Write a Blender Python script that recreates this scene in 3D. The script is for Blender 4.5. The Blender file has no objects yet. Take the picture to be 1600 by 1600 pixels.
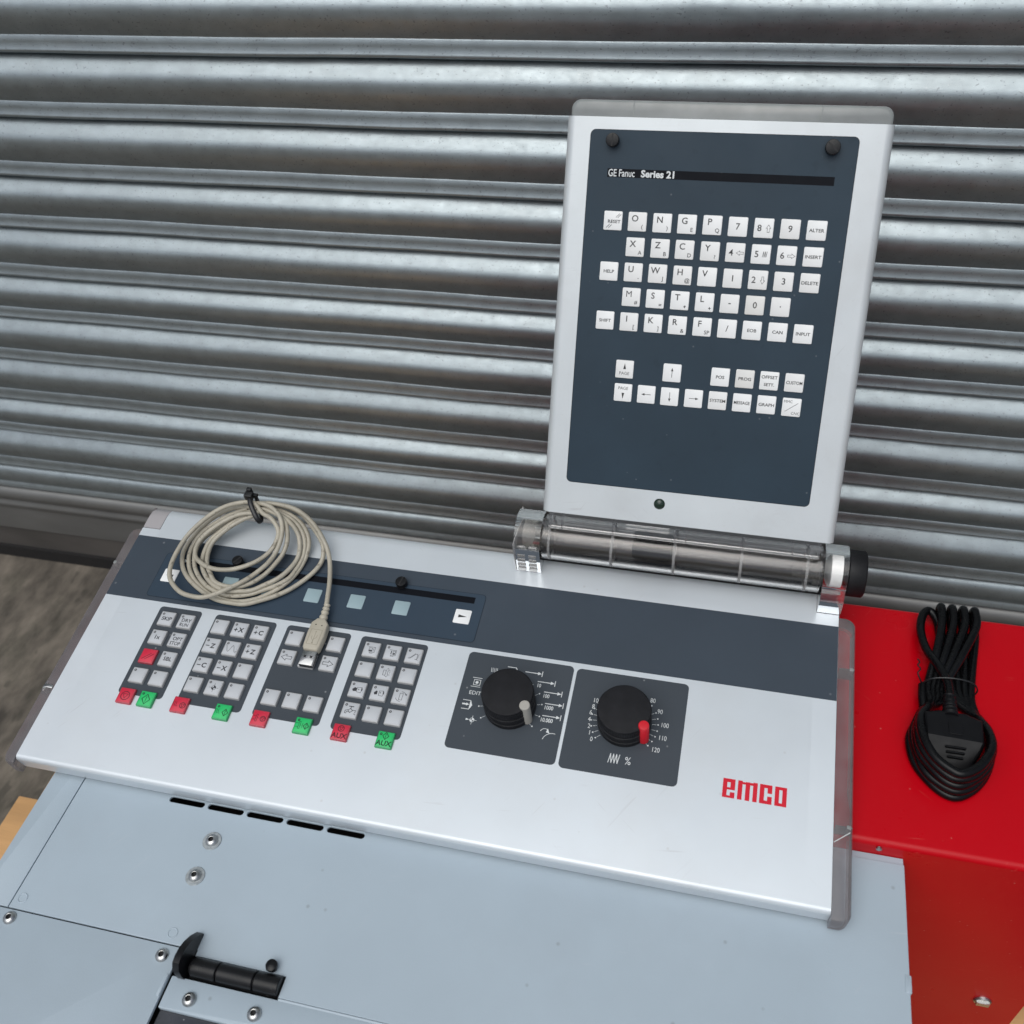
import bpy, math, random
from mathutils import Matrix, Vector
# ------------------------------------------------------------------ camera, world, sun, exposure
S = 0.001                                   # everything below is laid out in millimetres
scene = bpy.context.scene
COL = scene.collection
cam_d = bpy.data.cameras.new('camera')
cam = bpy.data.objects.new('camera', cam_d)
COL.objects.link(cam)
R0 = (0.9710371, 0.2288445, -0.0686814)     # right
R1 = (0.1124211, -0.6912578, -0.7138096)    # down
R2 = (-0.2108280, 0.6854143, -0.6969640)    # forward
CW = (509.6 * S, -496.9 * S, 657.3 * S)
cam.matrix_world = Matrix(((R0[0], -R1[0], -R2[0], CW[0]), (R0[1], -R1[1], -R2[1], CW[1]),
                           (R0[2], -R1[2], -R2[2], CW[2]), (0, 0, 0, 1)))
cam_d.sensor_width = 36.0
cam_d.lens = 1531.7 / 1600 * 36.0
cam_d.clip_start = 0.01
cam_d.clip_end = 500
cam_d.dof.use_dof = True
cam_d.dof.focus_distance = 0.86
cam_d.dof.aperture_fstop = 11.0
scene.camera = cam

SUN_EL, SUN_AZ = 63.0, 192.0                # degrees; azimuth clockwise from +Y (towards the shutter)
world = bpy.data.worlds.new('World')
scene.world = world
world.use_nodes = True
wt = world.node_tree
wt.nodes.clear()
sky = wt.nodes.new('ShaderNodeTexSky')
sky.sky_type = 'NISHITA'
sky.sun_disc = False
sky.sun_elevation = math.radians(SUN_EL)
sky.sun_rotation = math.radians(SUN_AZ)
sky.air_density = 1.0
sky.dust_density = 4.0
sky.ozone_density = 1.5
bg = wt.nodes.new('ShaderNodeBackground')
bg.inputs['Strength'].default_value = 0.11
wo = wt.nodes.new('ShaderNodeOutputWorld')
hs = wt.nodes.new('ShaderNodeHueSaturation')      # overcast: the same sky with little colour left
hs.inputs['Saturation'].default_value = 0.65
wt.links.new(sky.outputs[0], hs.inputs['Color'])
wt.links.new(hs.outputs[0], bg.inputs[0])
wt.links.new(bg.outputs[0], wo.inputs[0])
sun_d = bpy.data.lights.new('sun', 'SUN')
sun_d.energy = 1.5
sun_d.angle = math.radians(65)
sun_d.color = (0.93, 0.99, 0.99)
sun = bpy.data.objects.new('sun', sun_d)
COL.objects.link(sun)
_az, _el = math.radians(SUN_AZ), math.radians(SUN_EL)
_dir = Vector((math.sin(_az) * math.cos(_el), math.cos(_az) * math.cos(_el), math.sin(_el)))
sun.rotation_euler = _dir.to_track_quat('Z', 'Y').to_euler()
sun.location = (0.5, -2, 4)
scene.view_settings.view_transform = 'Standard'
scene.view_settings.look = 'None'
scene.view_settings.gamma = 1.0
scene.view_settings.use_curve_mapping = False
scene.view_settings.exposure = -0.12
scene.cycles.max_bounces = 10
scene.cycles.transparent_max_bounces = 24

rng = random.Random(7)
AL = math.radians(7.5)                      # slope of the console deck

# ------------------------------------------------------------------ materials
MATS = {}


def mat(name, color, rough=0.5, metal=0.0, var=0.08, vscale=25.0, bump=0.0, bscale=600.0, rvar=0.06,
        speck=0.0, speck_col=(0.7, 0.7, 0.7), speck_scale=260.0, stretch=(1, 1, 1), smear=0.0,
        smear_col=(0.5, 0.48, 0.45), spec=0.5, coat=0.0, pits=0.0, pit_col=(0.05, 0.05, 0.05), place=False,
        scratch=0.0, scratch_col=(0.5, 0.5, 0.5)):
    m = bpy.data.materials.new(name)
    m.use_nodes = True
    nt = m.node_tree
    N, L = nt.nodes, nt.links
    b = N['Principled BSDF']
    tc = N.new('ShaderNodeTexCoord')
    mp = N.new('ShaderNodeMapping')
    mp.inputs['Scale'].default_value = stretch
    if place:
        gp = N.new('ShaderNodeNewGeometry')
        L.new(gp.outputs['Position'], mp.inputs['Vector'])
    else:
        L.new(tc.outputs['Object'], mp.inputs['Vector'])
    vec = mp.outputs[0]

    def noise(sc, det=4.0, rg=0.55, v=vec):
        n = N.new('ShaderNodeTexNoise')
        n.inputs['Scale'].default_value = sc
        n.inputs['Detail'].default_value = det
        n.inputs['Roughness'].default_value = rg
        L.new(v, n.inputs['Vector'])
        return n.outputs['Fac']

    def rangemap(src, a, b_, lo, hi):
        r = N.new('ShaderNodeMapRange')
        r.inputs['From Min'].default_value = a
        r.inputs['From Max'].default_value = b_
        r.inputs['To Min'].default_value = lo
        r.inputs['To Max'].default_value = hi
        L.new(src, r.inputs['Value'])
        return r.outputs[0]

    def mix(fac, a, c2, a_is_col=False):
        x = N.new('ShaderNodeMix')
        x.data_type = 'RGBA'
        L.new(fac, x.inputs['Factor'])
        if a_is_col:
            x.inputs['A'].default_value = (*a, 1)
        else:
            L.new(a, x.inputs['A'])
        if isinstance(c2, tuple):
            x.inputs['B'].default_value = (*c2, 1)
        else:
            L.new(c2, x.inputs['B'])
        return x.outputs['Result']

    big = noise(vscale)
    lo = tuple(max(0.0, c * (1 - var)) for c in color)
    hi = tuple(min(1.0, c * (1 + var)) for c in color)
    col = mix(rangemap(big, 0.3, 0.7, 0, 1), lo, hi, True)
    if smear > 0:
        s1 = noise(vscale * 0.45 + 3.1, 6.0, 0.65)
        col = mix(rangemap(s1, 0.52, 0.78, 0, smear), col, smear_col)
    if pits > 0:
        p1 = noise(speck_scale * 0.7, 2.0, 0.5)
        col = mix(rangemap(p1, 0.64, 0.7, 0, pits), col, pit_col)
    if scratch > 0:
        for q, (ang, sc, th) in enumerate(((0.6, 170.0, 0.70), (-0.9, 210.0, 0.715), (1.45, 150.0, 0.705))):
            m2 = N.new('ShaderNodeMapping')
            m3 = N.new('ShaderNodeMapping')
            m3.inputs['Rotation'].default_value = (0, 0, ang)
            m2.inputs['Scale'].default_value = (1.0, 0.05, 1.0)
            m2.inputs['Location'].default_value = (q * 3.7, q * 1.9, 0)
            L.new(vec, m3.inputs['Vector'])
            L.new(m3.outputs[0], m2.inputs['Vector'])
            sn = noise(sc * 2.6, 1.0, 0.4, m2.outputs[0])
            big2 = noise(14.0 + q * 5, 2.0)
            sa = rangemap(sn, th + 0.02, th + 0.05, 0, scratch)
            sb = rangemap(big2, 0.55, 0.66, 0, 1)
            mm = N.new('ShaderNodeMath')
            mm.operation = 'MULTIPLY'
            L.new(sa, mm.inputs[0])
            L.new(sb, mm.inputs[1])
            col = mix(mm.outputs[0], col, scratch_col)
    if speck > 0:
        v = N.new('ShaderNodeTexVoronoi')
        v.inputs['Scale'].default_value = speck_scale
        L.new(vec, v.inputs['Vector'])
        near = rangemap(v.outputs['Distance'], 0.05, 0.13, 1, 0)
        sep = N.new('ShaderNodeSeparateColor')
        L.new(v.outputs['Color'], sep.inputs[0])
        few = rangemap(sep.outputs[0], 0.86, 0.88, 0, speck)
        mul = N.new('ShaderNodeMath')
        mul.operation = 'MULTIPLY'
        L.new(near, mul.inputs[0])
        L.new(few, mul.inputs[1])
        col = mix(mul.outputs[0], col, speck_col)
    L.new(col, b.inputs['Base Color'])
    rr = noise(vscale * 2.3 + 1.7, 5.0, 0.6)
    L.new(rangemap(rr, 0.3, 0.7, max(0.02, rough - rvar), min(1, rough + rvar)), b.inputs['Roughness'])
    b.inputs['Metallic'].default_value = metal
    b.inputs['Specular IOR Level'].default_value = spec
    b.inputs['Coat Weight'].default_value = coat
    b.inputs['Coat Roughness'].default_value = 0.12
    if bump > 0:
        bn = noise(bscale, 3.0, 0.6)
        bp = N.new('ShaderNodeBump')
        bp.inputs['Strength'].default_value = bump
        bp.inputs['Distance'].default_value = 0.0006
        L.new(bn, bp.inputs['Height'])
        L.new(bp.outputs[0], b.inputs['Normal'])
    MATS[name] = m
    return m


def clear_mat(name, tint, body, fac, rough=0.12):
    m = bpy.data.materials.new(name)
    m.use_nodes = True
    N, L = m.node_tree.nodes, m.node_tree.links
    b = N['Principled BSDF']
    b.inputs['Base Color'].default_value = (*body, 1)
    b.inputs['Roughness'].default_value = rough
    b.inputs['Specular IOR Level'].default_value = 0.8
    t = N.new('ShaderNodeBsdfTransparent')
    t.inputs['Color'].default_value = (*tint, 1)
    fr = N.new('ShaderNodeFresnel')
    fr.inputs['IOR'].default_value = 1.5
    tc = N.new('ShaderNodeTexCoord')
    n = N.new('ShaderNodeTexNoise')
    n.inputs['Scale'].default_value = 60
    n.inputs['Detail'].default_value = 6
    L.new(tc.outputs['Object'], n.inputs['Vector'])
    r = N.new('ShaderNodeMapRange')
    r.inputs['From Min'].default_value = 0.3
    r.inputs['From Max'].default_value = 0.75
    r.inputs['To Min'].default_value = fac - 0.05
    r.inputs['To Max'].default_value = fac + 0.07
    L.new(n.outputs['Fac'], r.inputs['Value'])
    ad = N.new('ShaderNodeMath')
    ad.operation = 'ADD'
    ad.use_clamp = True
    L.new(r.outputs[0], ad.inputs[0])
    L.new(fr.outputs[0], ad.inputs[1])
    mx = N.new('ShaderNodeMixShader')
    L.new(ad.outputs[0], mx.inputs['Fac'])
    L.new(t.outputs[0], mx.inputs[1])
    L.new(b.outputs[0], mx.inputs[2])
    L.new(mx.outputs[0], N['Material Output'].inputs['Surface'])
    MATS[name] = m
    return m


ALU = mat('silver_paint', (0.650, 0.690, 0.722), 0.40, 0.3, 0.035, 9, 0.05, 1500, smear=0.22, smear_col=(0.57, 0.555, 0.53), speck=0.3, speck_col=(0.42, 0.40, 0.38), speck_scale=90, scratch=0.35, scratch_col=(0.48, 0.48, 0.49))
ALU2 = mat('silver_paint_worn', (0.635, 0.665, 0.675), 0.38, 0.3, 0.05, 12, 0.08, 1500, smear=0.35, smear_col=(0.48, 0.47, 0.455), pits=0.08, pit_col=(0.45, 0.43, 0.4), speck_scale=700, scratch=0.4, scratch_col=(0.46, 0.46, 0.46))
NAVY = mat('slate_print', (0.044, 0.058, 0.076), 0.5, 0, 0.06, 14, 0.03, 2500, speck=0.25, speck_scale=75, spec=0.3, smear=0.06, smear_col=(0.12, 0.13, 0.14))
KPANEL = mat('slate_keypad_print', (0.050, 0.060, 0.072), 0.5, 0, 0.05, 14, 0.03, 2500, spec=0.3, speck=0.3, speck_scale=120)
INSERT = mat('dark_blue_sheet', (0.031, 0.050, 0.074), 0.48, 0, 0.06, 14, 0.03, 2500, spec=0.3, speck=0.25, speck_scale=90, smear=0.05, smear_col=(0.12, 0.13, 0.14))
FPANEL = mat('dark_blue_flap_sheet', (0.022, 0.040, 0.058), 0.5, 0, 0.12, 10, 0.04, 2500, speck=0.12, speck_scale=140, spec=0.28, pits=0.25, pit_col=(0.015, 0.028, 0.04))
STRIPE = mat('black_print', (0.004, 0.005, 0.008), 0.55, 0, 0.05, spec=0.12)
WPRINT = mat('white_print', (0.66, 0.68, 0.68), 0.5, 0, 0.03)
KEYW = mat('white_keycap', (0.84, 0.84, 0.83), 0.4, 0, 0.02, 60, smear=0.10, smear_col=(0.68, 0.66, 0.60))
KEYY = mat('worn_white_keycap', (0.74, 0.73, 0.70), 0.4, 0, 0.05, 60, smear=0.35, smear_col=(0.58, 0.56, 0.50))
KEYM = mat('slightly_grubby_keycap', (0.80, 0.795, 0.78), 0.4, 0, 0.03, 60, smear=0.3, smear_col=(0.64, 0.62, 0.57))
KINK = mat('grey_legend_ink', (0.035, 0.035, 0.035), 0.5, 0, 0.05)
KGREY = mat('grey_keycap', (0.50, 0.515, 0.535), 0.38, 0, 0.03, 60, 0.02, 1800)
KFRAME = mat('grey_keycap_edge', (0.40, 0.40, 0.40), 0.22, 0, 0.05)
KINK2 = mat('dark_legend_ink', (0.03, 0.03, 0.035), 0.5, 0, 0.05)
KRED = mat('red_keycap', (0.62, 0.022, 0.055), 0.35, 0, 0.04)
KREDE = mat('red_keycap_edge', (0.42, 0.05, 0.07), 0.25, 0, 0.04)
KGRN = mat('green_keycap', (0.02, 0.52, 0.14), 0.35, 0, 0.04)
KGRNE = mat('green_keycap_edge', (0.03, 0.30, 0.11), 0.25, 0, 0.04)
DARKRED = mat('dark_red_ink', (0.07, 0.0, 0.008), 0.5)
DARKGRN = mat('dark_green_ink', (0.0, 0.045, 0.015), 0.5)
PALEKEY = mat('pale_blue_softkey', (0.30, 0.40, 0.43), 0.4, 0, 0.03)
RUBBER = mat('black_knob_plastic', (0.012, 0.012, 0.014), 0.5, 0, 0.25, 90, 0.35, 2200, rvar=0.1, spec=0.22)
BLACKP = mat('black_plastic', (0.007, 0.007, 0.008), 0.32, 0, 0.2, 60, 0.1, 1800, spec=0.3, scratch=0.6, scratch_col=(0.12, 0.12, 0.12))
KNURL = mat('black_knurled_plastic', (0.009, 0.009, 0.010), 0.5, 0, 0.2, 60, 0.2, 1800, spec=0.3)
PEGG = mat('grey_pointer', (0.40, 0.38, 0.34), 0.45, 0, 0.04)
PEGR = mat('red_pointer', (0.62, 0.008, 0.02), 0.4, 0, 0.04)
LOGO = mat('red_logo_print', (0.62, 0.0, 0.018), 0.45, 0, 0.02)
CLEAR = clear_mat('clear_hinge_plastic', (0.90, 0.885, 0.88), (0.24, 0.23, 0.225), 0.055, 0.08)
CLEARB = clear_mat('clear_bracket_plastic', (0.92, 0.905, 0.89), (0.46, 0.45, 0.42), 0.15, 0.1)


def glass_mat(name, tint, rough):
    m = bpy.data.materials.new(name)
    m.use_nodes = True
    b = m.node_tree.nodes['Principled BSDF']
    b.inputs['Base Color'].default_value = (*tint, 1)
    b.inputs['Roughness'].default_value = rough
    b.inputs['Transmission Weight'].default_value = 1.0
    b.inputs['IOR'].default_value = 1.49
    MATS[name] = m
    return m


ACRYL = glass_mat('clear_acrylic', (0.93, 0.92, 0.91), 0.03)
ACRYLT = glass_mat('hazy_tube_acrylic', (0.80, 0.785, 0.775), 0.09)
RIBM = clear_mat('bright_rib_edge', (0.92, 0.91, 0.90), (0.62, 0.61, 0.60), 0.30, 0.1)
CAP = clear_mat('smoky_cap_plastic', (0.78, 0.74, 0.74), (0.40, 0.375, 0.38), 0.25, 0.16)
CAPT = clear_mat('frosted_top_cap_plastic', (0.70, 0.72, 0.70), (0.42, 0.44, 0.43), 0.52, 0.25)
MILK = mat('milky_ring_plastic', (0.62, 0.62, 0.61), 0.3, 0, 0.03)
LED = mat('dark_lamp_lens', (0.015, 0.03, 0.02), 0.1, 0, 0.1)
CHROME = mat('polished_steel', (0.46, 0.45, 0.44), 0.2, 1.0, 0.05, 80, rvar=0.08)
ZBOLT = mat('zinc_bolt', (0.50, 0.50, 0.49), 0.3, 1.0, 0.12, 120, 0.2, 900, rvar=0.1)
WASHER = mat('worn_painted_washer', (0.40, 0.43, 0.44), 0.45, 0.5, 0.25, 300)
GREY = mat('blue_grey_machine_paint', (0.395, 0.468, 0.525), 0.42, 0, 0.05, 7, 0.12, 900, speck=0.35, speck_scale=70, speck_col=(0.15, 0.15, 0.15), smear=0.3, smear_col=(0.34, 0.38, 0.42), scratch=0.35, scratch_col=(0.5, 0.53, 0.56))
RED = mat('red_machine_paint', (0.50, 0.0, 0.006), 0.32, 0, 0.03, 6, 0.06, 700, speck=0.35, speck_scale=150, speck_col=(0.6, 0.35, 0.3), rvar=0.06, spec=0.22, smear=0.25, smear_col=(0.40, 0.0, 0.008), scratch=0.4, scratch_col=(0.62, 0.10, 0.08))
INTERIOR = mat('dark_machine_interior', (0.012, 0.012, 0.013), 0.7)
GLASSD = mat('scratched_dark_window', (0.04, 0.043, 0.052), 0.25, 0, 0.2, 30, speck=0.9, speck_scale=160, smear=0.3, smear_col=(0.12, 0.12, 0.11))
BEIGE = mat('dirty_beige_cable', (0.42, 0.385, 0.31), 0.45, 0, 0.15, 45, 0.15, 700, pits=0.5, pit_col=(0.12, 0.10, 0.07), speck_scale=240, smear=0.75, smear_col=(0.20, 0.175, 0.13))
BEIGEP = mat('beige_plug_plastic', (0.44, 0.40, 0.32), 0.5, 0, 0.08, 60, 0.15, 700, smear=0.3, smear_col=(0.32, 0.29, 0.23))
CORD = mat('black_power_cord', (0.003, 0.003, 0.0035), 0.26, 0, 0.2, 60, 0.0, 900, rvar=0.04, spec=0.24)
PLUGM = mat('black_plug_plastic', (0.004, 0.004, 0.005), 0.42, 0, 0.2, 60, 0.06, 900, spec=0.22)
ZINC = mat('galvanised_steel', (0.345, 0.388, 0.405), 0.40, 0.80, 0.10, 55, 0.30, 1300, rvar=0.06, stretch=(0.8, 1, 1), smear=0.32, place=True,
           smear_col=(0.22, 0.23, 0.23), pits=0.5, pit_col=(0.12, 0.12, 0.12), speck_scale=600, scratch=0.3, scratch_col=(0.5, 0.5, 0.5))
ZINCR = mat('grimy_bottom_rail', (0.20, 0.20, 0.195), 0.5, 0.5, 0.2, 10, 0.2, 400, stretch=(0.3, 1, 1), smear=0.4, smear_col=(0.14, 0.12, 0.10))
GRIME = mat('brown_grime', (0.075, 0.068, 0.062), 0.75, 0.1, 0.3, 12, 0.3, 300, stretch=(0.3, 1, 1))
SEAL_SHADE = mat('black_seal_and_gap_shade', (0.010, 0.009, 0.009), 0.8)
GROUND = mat('stained_concrete', (0.118, 0.100, 0.080), 0.85, 0, 0.6, 26, 1.0, 90, stretch=(1.0, 0.5, 1), smear=0.9, smear_col=(0.040, 0.040, 0.027), pits=0.55, pit_col=(0.05, 0.045, 0.035), speck=0.5, speck_col=(0.25, 0.22, 0.2), speck_scale=60)
WOOD = mat('pale_pine', (0.60, 0.34, 0.145), 0.65, 0, 0.2, 20, 0.4, 300, stretch=(0.15, 1.6, 1.6), smear=0.4, smear_col=(0.44, 0.23, 0.09))
TIEM = mat('black_nylon', (0.010, 0.010, 0.011), 0.35)

# ------------------------------------------------------------------ mesh helpers
_tc = {}


def text_geo(s, bold):
    key = (s, bold)
    if key in _tc:
        return _tc[key]
    c = bpy.data.curves.new('t', 'FONT')
    c.body = s
    c.size = 1.0
    c.resolution_u = 3
    c.offset = bold
    o = bpy.data.objects.new('t', c)
    me = bpy.data.meshes.new_from_object(o)
    vs = [(v.co.x, v.co.y) for v in me.vertices]
    fs = [tuple(p.vertices) for p in me.polygons]
    bpy.data.objects.remove(o)
    bpy.data.meshes.remove(me)
    _tc[key] = (vs, fs)
    return vs, fs


def arc(cx, cy, r, a0, a1, n):
    return [(cx + r * math.cos(math.radians(a0 + (a1 - a0) * i / n)), cy + r * math.sin(math.radians(a0 + (a1 - a0) * i / n))) for i in range(n + 1)]


def rrect(x0, x1, y0, y1, r, n=4):
    if r <= 0:
        return [(x0, y0), (x1, y0), (x1, y1), (x0, y1)]
    return arc(x1 - r, y0 + r, r, -90, 0, n) + arc(x1 - r, y1 - r, r, 0, 90, n) + arc(x0 + r, y1 - r, r, 90, 180, n) + arc(x0 + r, y0 + r, r, 180, 270, n)


class MB:
    def __init__(self):
        self.v, self.f, self.m = [], [], []

    def add(self, vs, fs, mi=0):
        o = len(self.v)
        self.v += [tuple(p) for p in vs]
        self.f += [tuple(i + o for i in f) for f in fs]
        self.m += [mi] * len(fs)
        return self

    def box(self, x0, x1, y0, y1, z0, z1, mi=0):
        vs = [(x, y, z) for z in (z0, z1) for y in (y0, y1) for x in (x0, x1)]
        return self.add(vs, [(0, 2, 3, 1), (4, 5, 7, 6), (0, 1, 5, 4), (2, 6, 7, 3), (0, 4, 6, 2), (1, 3, 7, 5)], mi)

    def rr(self, x0, x1, y0, y1, r, z0, z1, b=0.0, mi=0, ms=None, n=4, bottom=True):
        ms = mi if ms is None else ms
        rings = [(0, z0)]
        if b > 0:
            rings += [(0, z1 - b), (b * 0.3, z1 - b * 0.3), (b, z1)]
        else:
            rings += [(0, z1)]
        pts = []
        cnt = 4 * (n + 1) if r > 0 else 4
        for ins, z in rings:
            pts += [(x, y, z) for x, y in rrect(x0 + ins, x1 - ins, y0 + ins, y1 - ins, max(r - ins, 0.02) if r > 0 else 0, n)]
        side = []
        for k in range(len(rings) - 1):
            for i in range(cnt):
                j = (i + 1) % cnt
                side.append((k * cnt + i, k * cnt + j, (k + 1) * cnt + j, (k + 1) * cnt + i))
        o = len(self.v)
        self.add(pts, side, ms)
        top = len(rings) - 1
        self.f.append(tuple(o + top * cnt + i for i in range(cnt)))
        self.m.append(mi)
        if bottom:
            self.f.append(tuple(o + i for i in reversed(range(cnt))))
            self.m.append(ms)
        return self

    def lathe(self, c, axis, prof, seg=40, mi=0, closed=True):
        """prof: (radius, height) pairs along the axis"""
        o = len(self.v)
        for r, h in prof:
            for i in range(seg):
                a = 2 * math.pi * i / seg
                p, q = r * math.cos(a), r * math.sin(a)
                if axis == 'z':
                    self.v.append((c[0] + p, c[1] + q, c[2] + h))
                elif axis == 'x':
                    self.v.append((c[0] + h, c[1] + p, c[2] + q))
                else:
                    self.v.append((c[0] + q, c[1] + h, c[2] + p))
        for k in range(len(prof) - 1):
            for i in range(seg):
                j = (i + 1) % seg
                self.f.append((o + k * seg + i, o + k * seg + j, o + (k + 1) * seg + j, o + (k + 1) * seg + i))
                self.m.append(mi)
        if closed:
            self.f.append(tuple(o + i for i in reversed(range(seg))))
            self.f.append(tuple(o + (len(prof) - 1) * seg + i for i in range(seg)))
            self.m += [mi, mi]
        return self

    def extr(self, prof, x0, x1, mi=0, axis='x', caps=True):
        """closed profile of (a, b) pairs pushed along an axis"""
        n = len(prof)
        o = len(self.v)
        for x in (x0, x1):
            for a, b in prof:
                self.v.append((x, a, b) if axis == 'x' else ((a, x, b) if axis == 'y' else (a, b, x)))
        for i in range(n):
            j = (i + 1) % n
            self.f.append((o + i, o + j, o + n + j, o + n + i))
            self.m.append(mi)
        if caps:
            self.f.append(tuple(o + i for i in reversed(range(n))))
            self.f.append(tuple(o + n + i for i in range(n)))
            self.m += [mi, mi]
        return self

    def tube(self, pts, r, seg=10, mi=0, sub=4, rfun=None, closed=False, flat=1.0):
        P = [Vector(p) for p in pts]
        if sub > 1:
            Q = []
            n = len(P)
            for i in range(n - 1):
                p0, p1, p2, p3 = P[max(i - 1, 0)], P[i], P[i + 1], P[min(i + 2, n - 1)]
                for k in range(sub):
                    t = k / sub
                    Q.append(0.5 * ((2 * p1) + (p2 - p0) * t + (2 * p0 - 5 * p1 + 4 * p2 - p3) * t * t + (3 * p1 - p0 - 3 * p2 + p3) * t ** 3))
            Q.append(P[-1])
            P = Q
        n = len(P)
        up = Vector((0, 0, 1))
        o = len(self.v)
        prev = None
        for i in range(n):
            d = (P[min(i + 1, n - 1)] - P[max(i - 1, 0)])
            d = d.normalized() if d.length > 1e-9 else Vector((0, 1, 0))
            if prev is None:
                a = d.cross(up)
                if a.length < 1e-3:
                    a = d.cross(Vector((0, 1, 0)))
            else:
                a = prev - d * prev.dot(d)
            a.normalize()
            prev = a
            b = d.cross(a).normalized()
            rr_ = r if rfun is None else rfun(i / (n - 1)) * r
            for k in range(seg):
                t = 2 * math.pi * k / seg
                p = P[i] + a * (rr_ * math.cos(t)) + b * (rr_ * flat * math.sin(t))
                self.v.append(tuple(p))
        for i in range(n - 1):
            for k in range(seg):
                j = (k + 1) % seg
                self.f.append((o + i * seg + k, o + i * seg + j, o + (i + 1) * seg + j, o + (i + 1) * seg + k))
                self.m.append(mi)
        self.f.append(tuple(o + k for k in reversed(range(seg))))
        self.f.append(tuple(o + (n - 1) * seg + k for k in range(seg)))
        self.m += [mi, mi]
        return self

    def line(self, pts, w, z, mi=0, closed=False):
        P = list(pts) + ([pts[0]] if closed else [])
        for i in range(len(P) - 1):
            (x0, y0), (x1, y1) = P[i], P[i + 1]
            dx, dy = x1 - x0, y1 - y0
            l = math.hypot(dx, dy) or 1
            ex, ey = dx / l * w * 0.5, dy / l * w * 0.5
            nx, ny = -dy / l * w * 0.5, dx / l * w * 0.5
            zz = z + (i % 2) * 0.012
            self.add([(x0 - ex + nx, y0 - ey + ny, zz), (x0 - ex - nx, y0 - ey - ny, zz), (x1 + ex - nx, y1 + ey - ny, zz), (x1 + ex + nx, y1 + ey + ny, zz)], [(0, 1, 2, 3)], mi)
        return self

    def poly(self, pts, z, mi=0):
        a = sum(pts[i][0] * pts[(i + 1) % len(pts)][1] - pts[(i + 1) % len(pts)][0] * pts[i][1] for i in range(len(pts)))
        if a < 0:
            pts = list(reversed(pts))
        return self.add([(x, y, z) for x, y in pts], [tuple(range(len(pts)))], mi)

    def disc(self, x, y, r, z, mi=0, n=14):
        return self.poly([(x + r * math.cos(2 * math.pi * i / n), y + r * math.sin(2 * math.pi * i / n)) for i in range(n)], z, mi)

    def text(self, s, x, y, size, z, mi=0, align='c', sx=1.0, bold=0.0):
        vs, fs = text_geo(s, bold)
        if not vs:
            return self
        x0, x1 = min(p[0] for p in vs), max(p[0] for p in vs)
        y0, y1 = min(p[1] for p in vs), max(p[1] for p in vs)
        k = size                               # size is the cap height scale factor
        ox = {'c': (x0 + x1) / 2, 'l': x0, 'r': x1}[align]
        oy = (y0 + y1) / 2 if align != 'b' else y0
        self.add([(x + (a - ox) * k * sx, y + (b - oy) * k, z) for a, b in vs], fs, mi)
        return self

    def build(self, name, mats, parent=None, off=(0, 0, 0), smooth=30, loc=None):
        me = bpy.data.meshes.new(name)
        me.from_pydata([((a - off[0]) * S, (b - off[1]) * S, (c - off[2]) * S) for a, b, c in self.v], [], self.f)
        for m in (mats if isinstance(mats, (list, tuple)) else [mats]):
            me.materials.append(m)
        me.polygons.foreach_set('material_index', self.m)
        if smooth:
            me.polygons.foreach_set('use_smooth', [True] * len(me.polygons))
            me.set_sharp_from_angle(angle=math.radians(smooth))
        me.update()
        o = bpy.data.objects.new(name, me)
        COL.objects.link(o)
        if parent:
            o.parent = parent
        if loc:
            o.location = [c * S for c in loc]
        return o


def holed_plate(outer, holes, z0, z1, bevel=0.4):
    """flat sheet with real openings"""
    c = bpy.data.curves.new('p', 'CURVE')
    c.dimensions = '2D'
    c.fill_mode = 'BOTH'
    c.extrude = (z1 - z0) / 2 - bevel
    c.bevel_depth = bevel
    c.bevel_resolution = 1
    c.offset = -bevel
    for ring in [outer] + holes:
        sp = c.splines.new('POLY')
        sp.points.add(len(ring) - 1)
        for i, (x, y) in enumerate(ring):
            sp.points[i].co = (x, y, 0, 1)
        sp.use_cyclic_u = True
    o = bpy.data.objects.new('p', c)
    me = bpy.data.meshes.new_from_object(o)
    zc = (z0 + z1) / 2
    vs = [(v.co.x, v.co.y, v.co.z + zc) for v in me.vertices]
    fs = [tuple(p.vertices) for p in me.polygons]
    bpy.data.objects.remove(o)
    bpy.data.meshes.remove(me)
    return vs, fs


def thing(name, label, cat, loc, rot=0.0, group=None):
    o = bpy.data.objects.new(name, None)
    o.empty_display_size = 0.05
    COL.objects.link(o)
    o.location = [c * S for c in loc]
    o.rotation_euler = (rot, 0, 0)
    o['label'] = label
    o['category'] = cat
    if group:
        o['group'] = group
    return o


def deck(u, v, w):
    """console deck coordinates to world"""
    return (u, v * math.cos(AL) - w * math.sin(AL), v * math.sin(AL) + w * math.cos(AL))


# ------------------------------------------------------------------ the setting: ground, shutter
g = MB()
g.box(-60000, 60000, -60000, 60000, -683, -633)
go = g.build('concrete_ground', GROUND, smooth=0)
go['kind'] = 'structure'

WY = 517.0
JO = [286.8, 211.4, 135.0, 62.0, -14.6, -85.0, -162.0, -243.0, -311.4, -394.0]
while len(JO) < 36:
    JO.insert(0, JO[0] + 75.2)
shut = thing('roller_shutter', 'galvanised steel roller shutter of curved horizontal slats behind the machine', 'shutter', (200, WY, -633))
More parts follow.
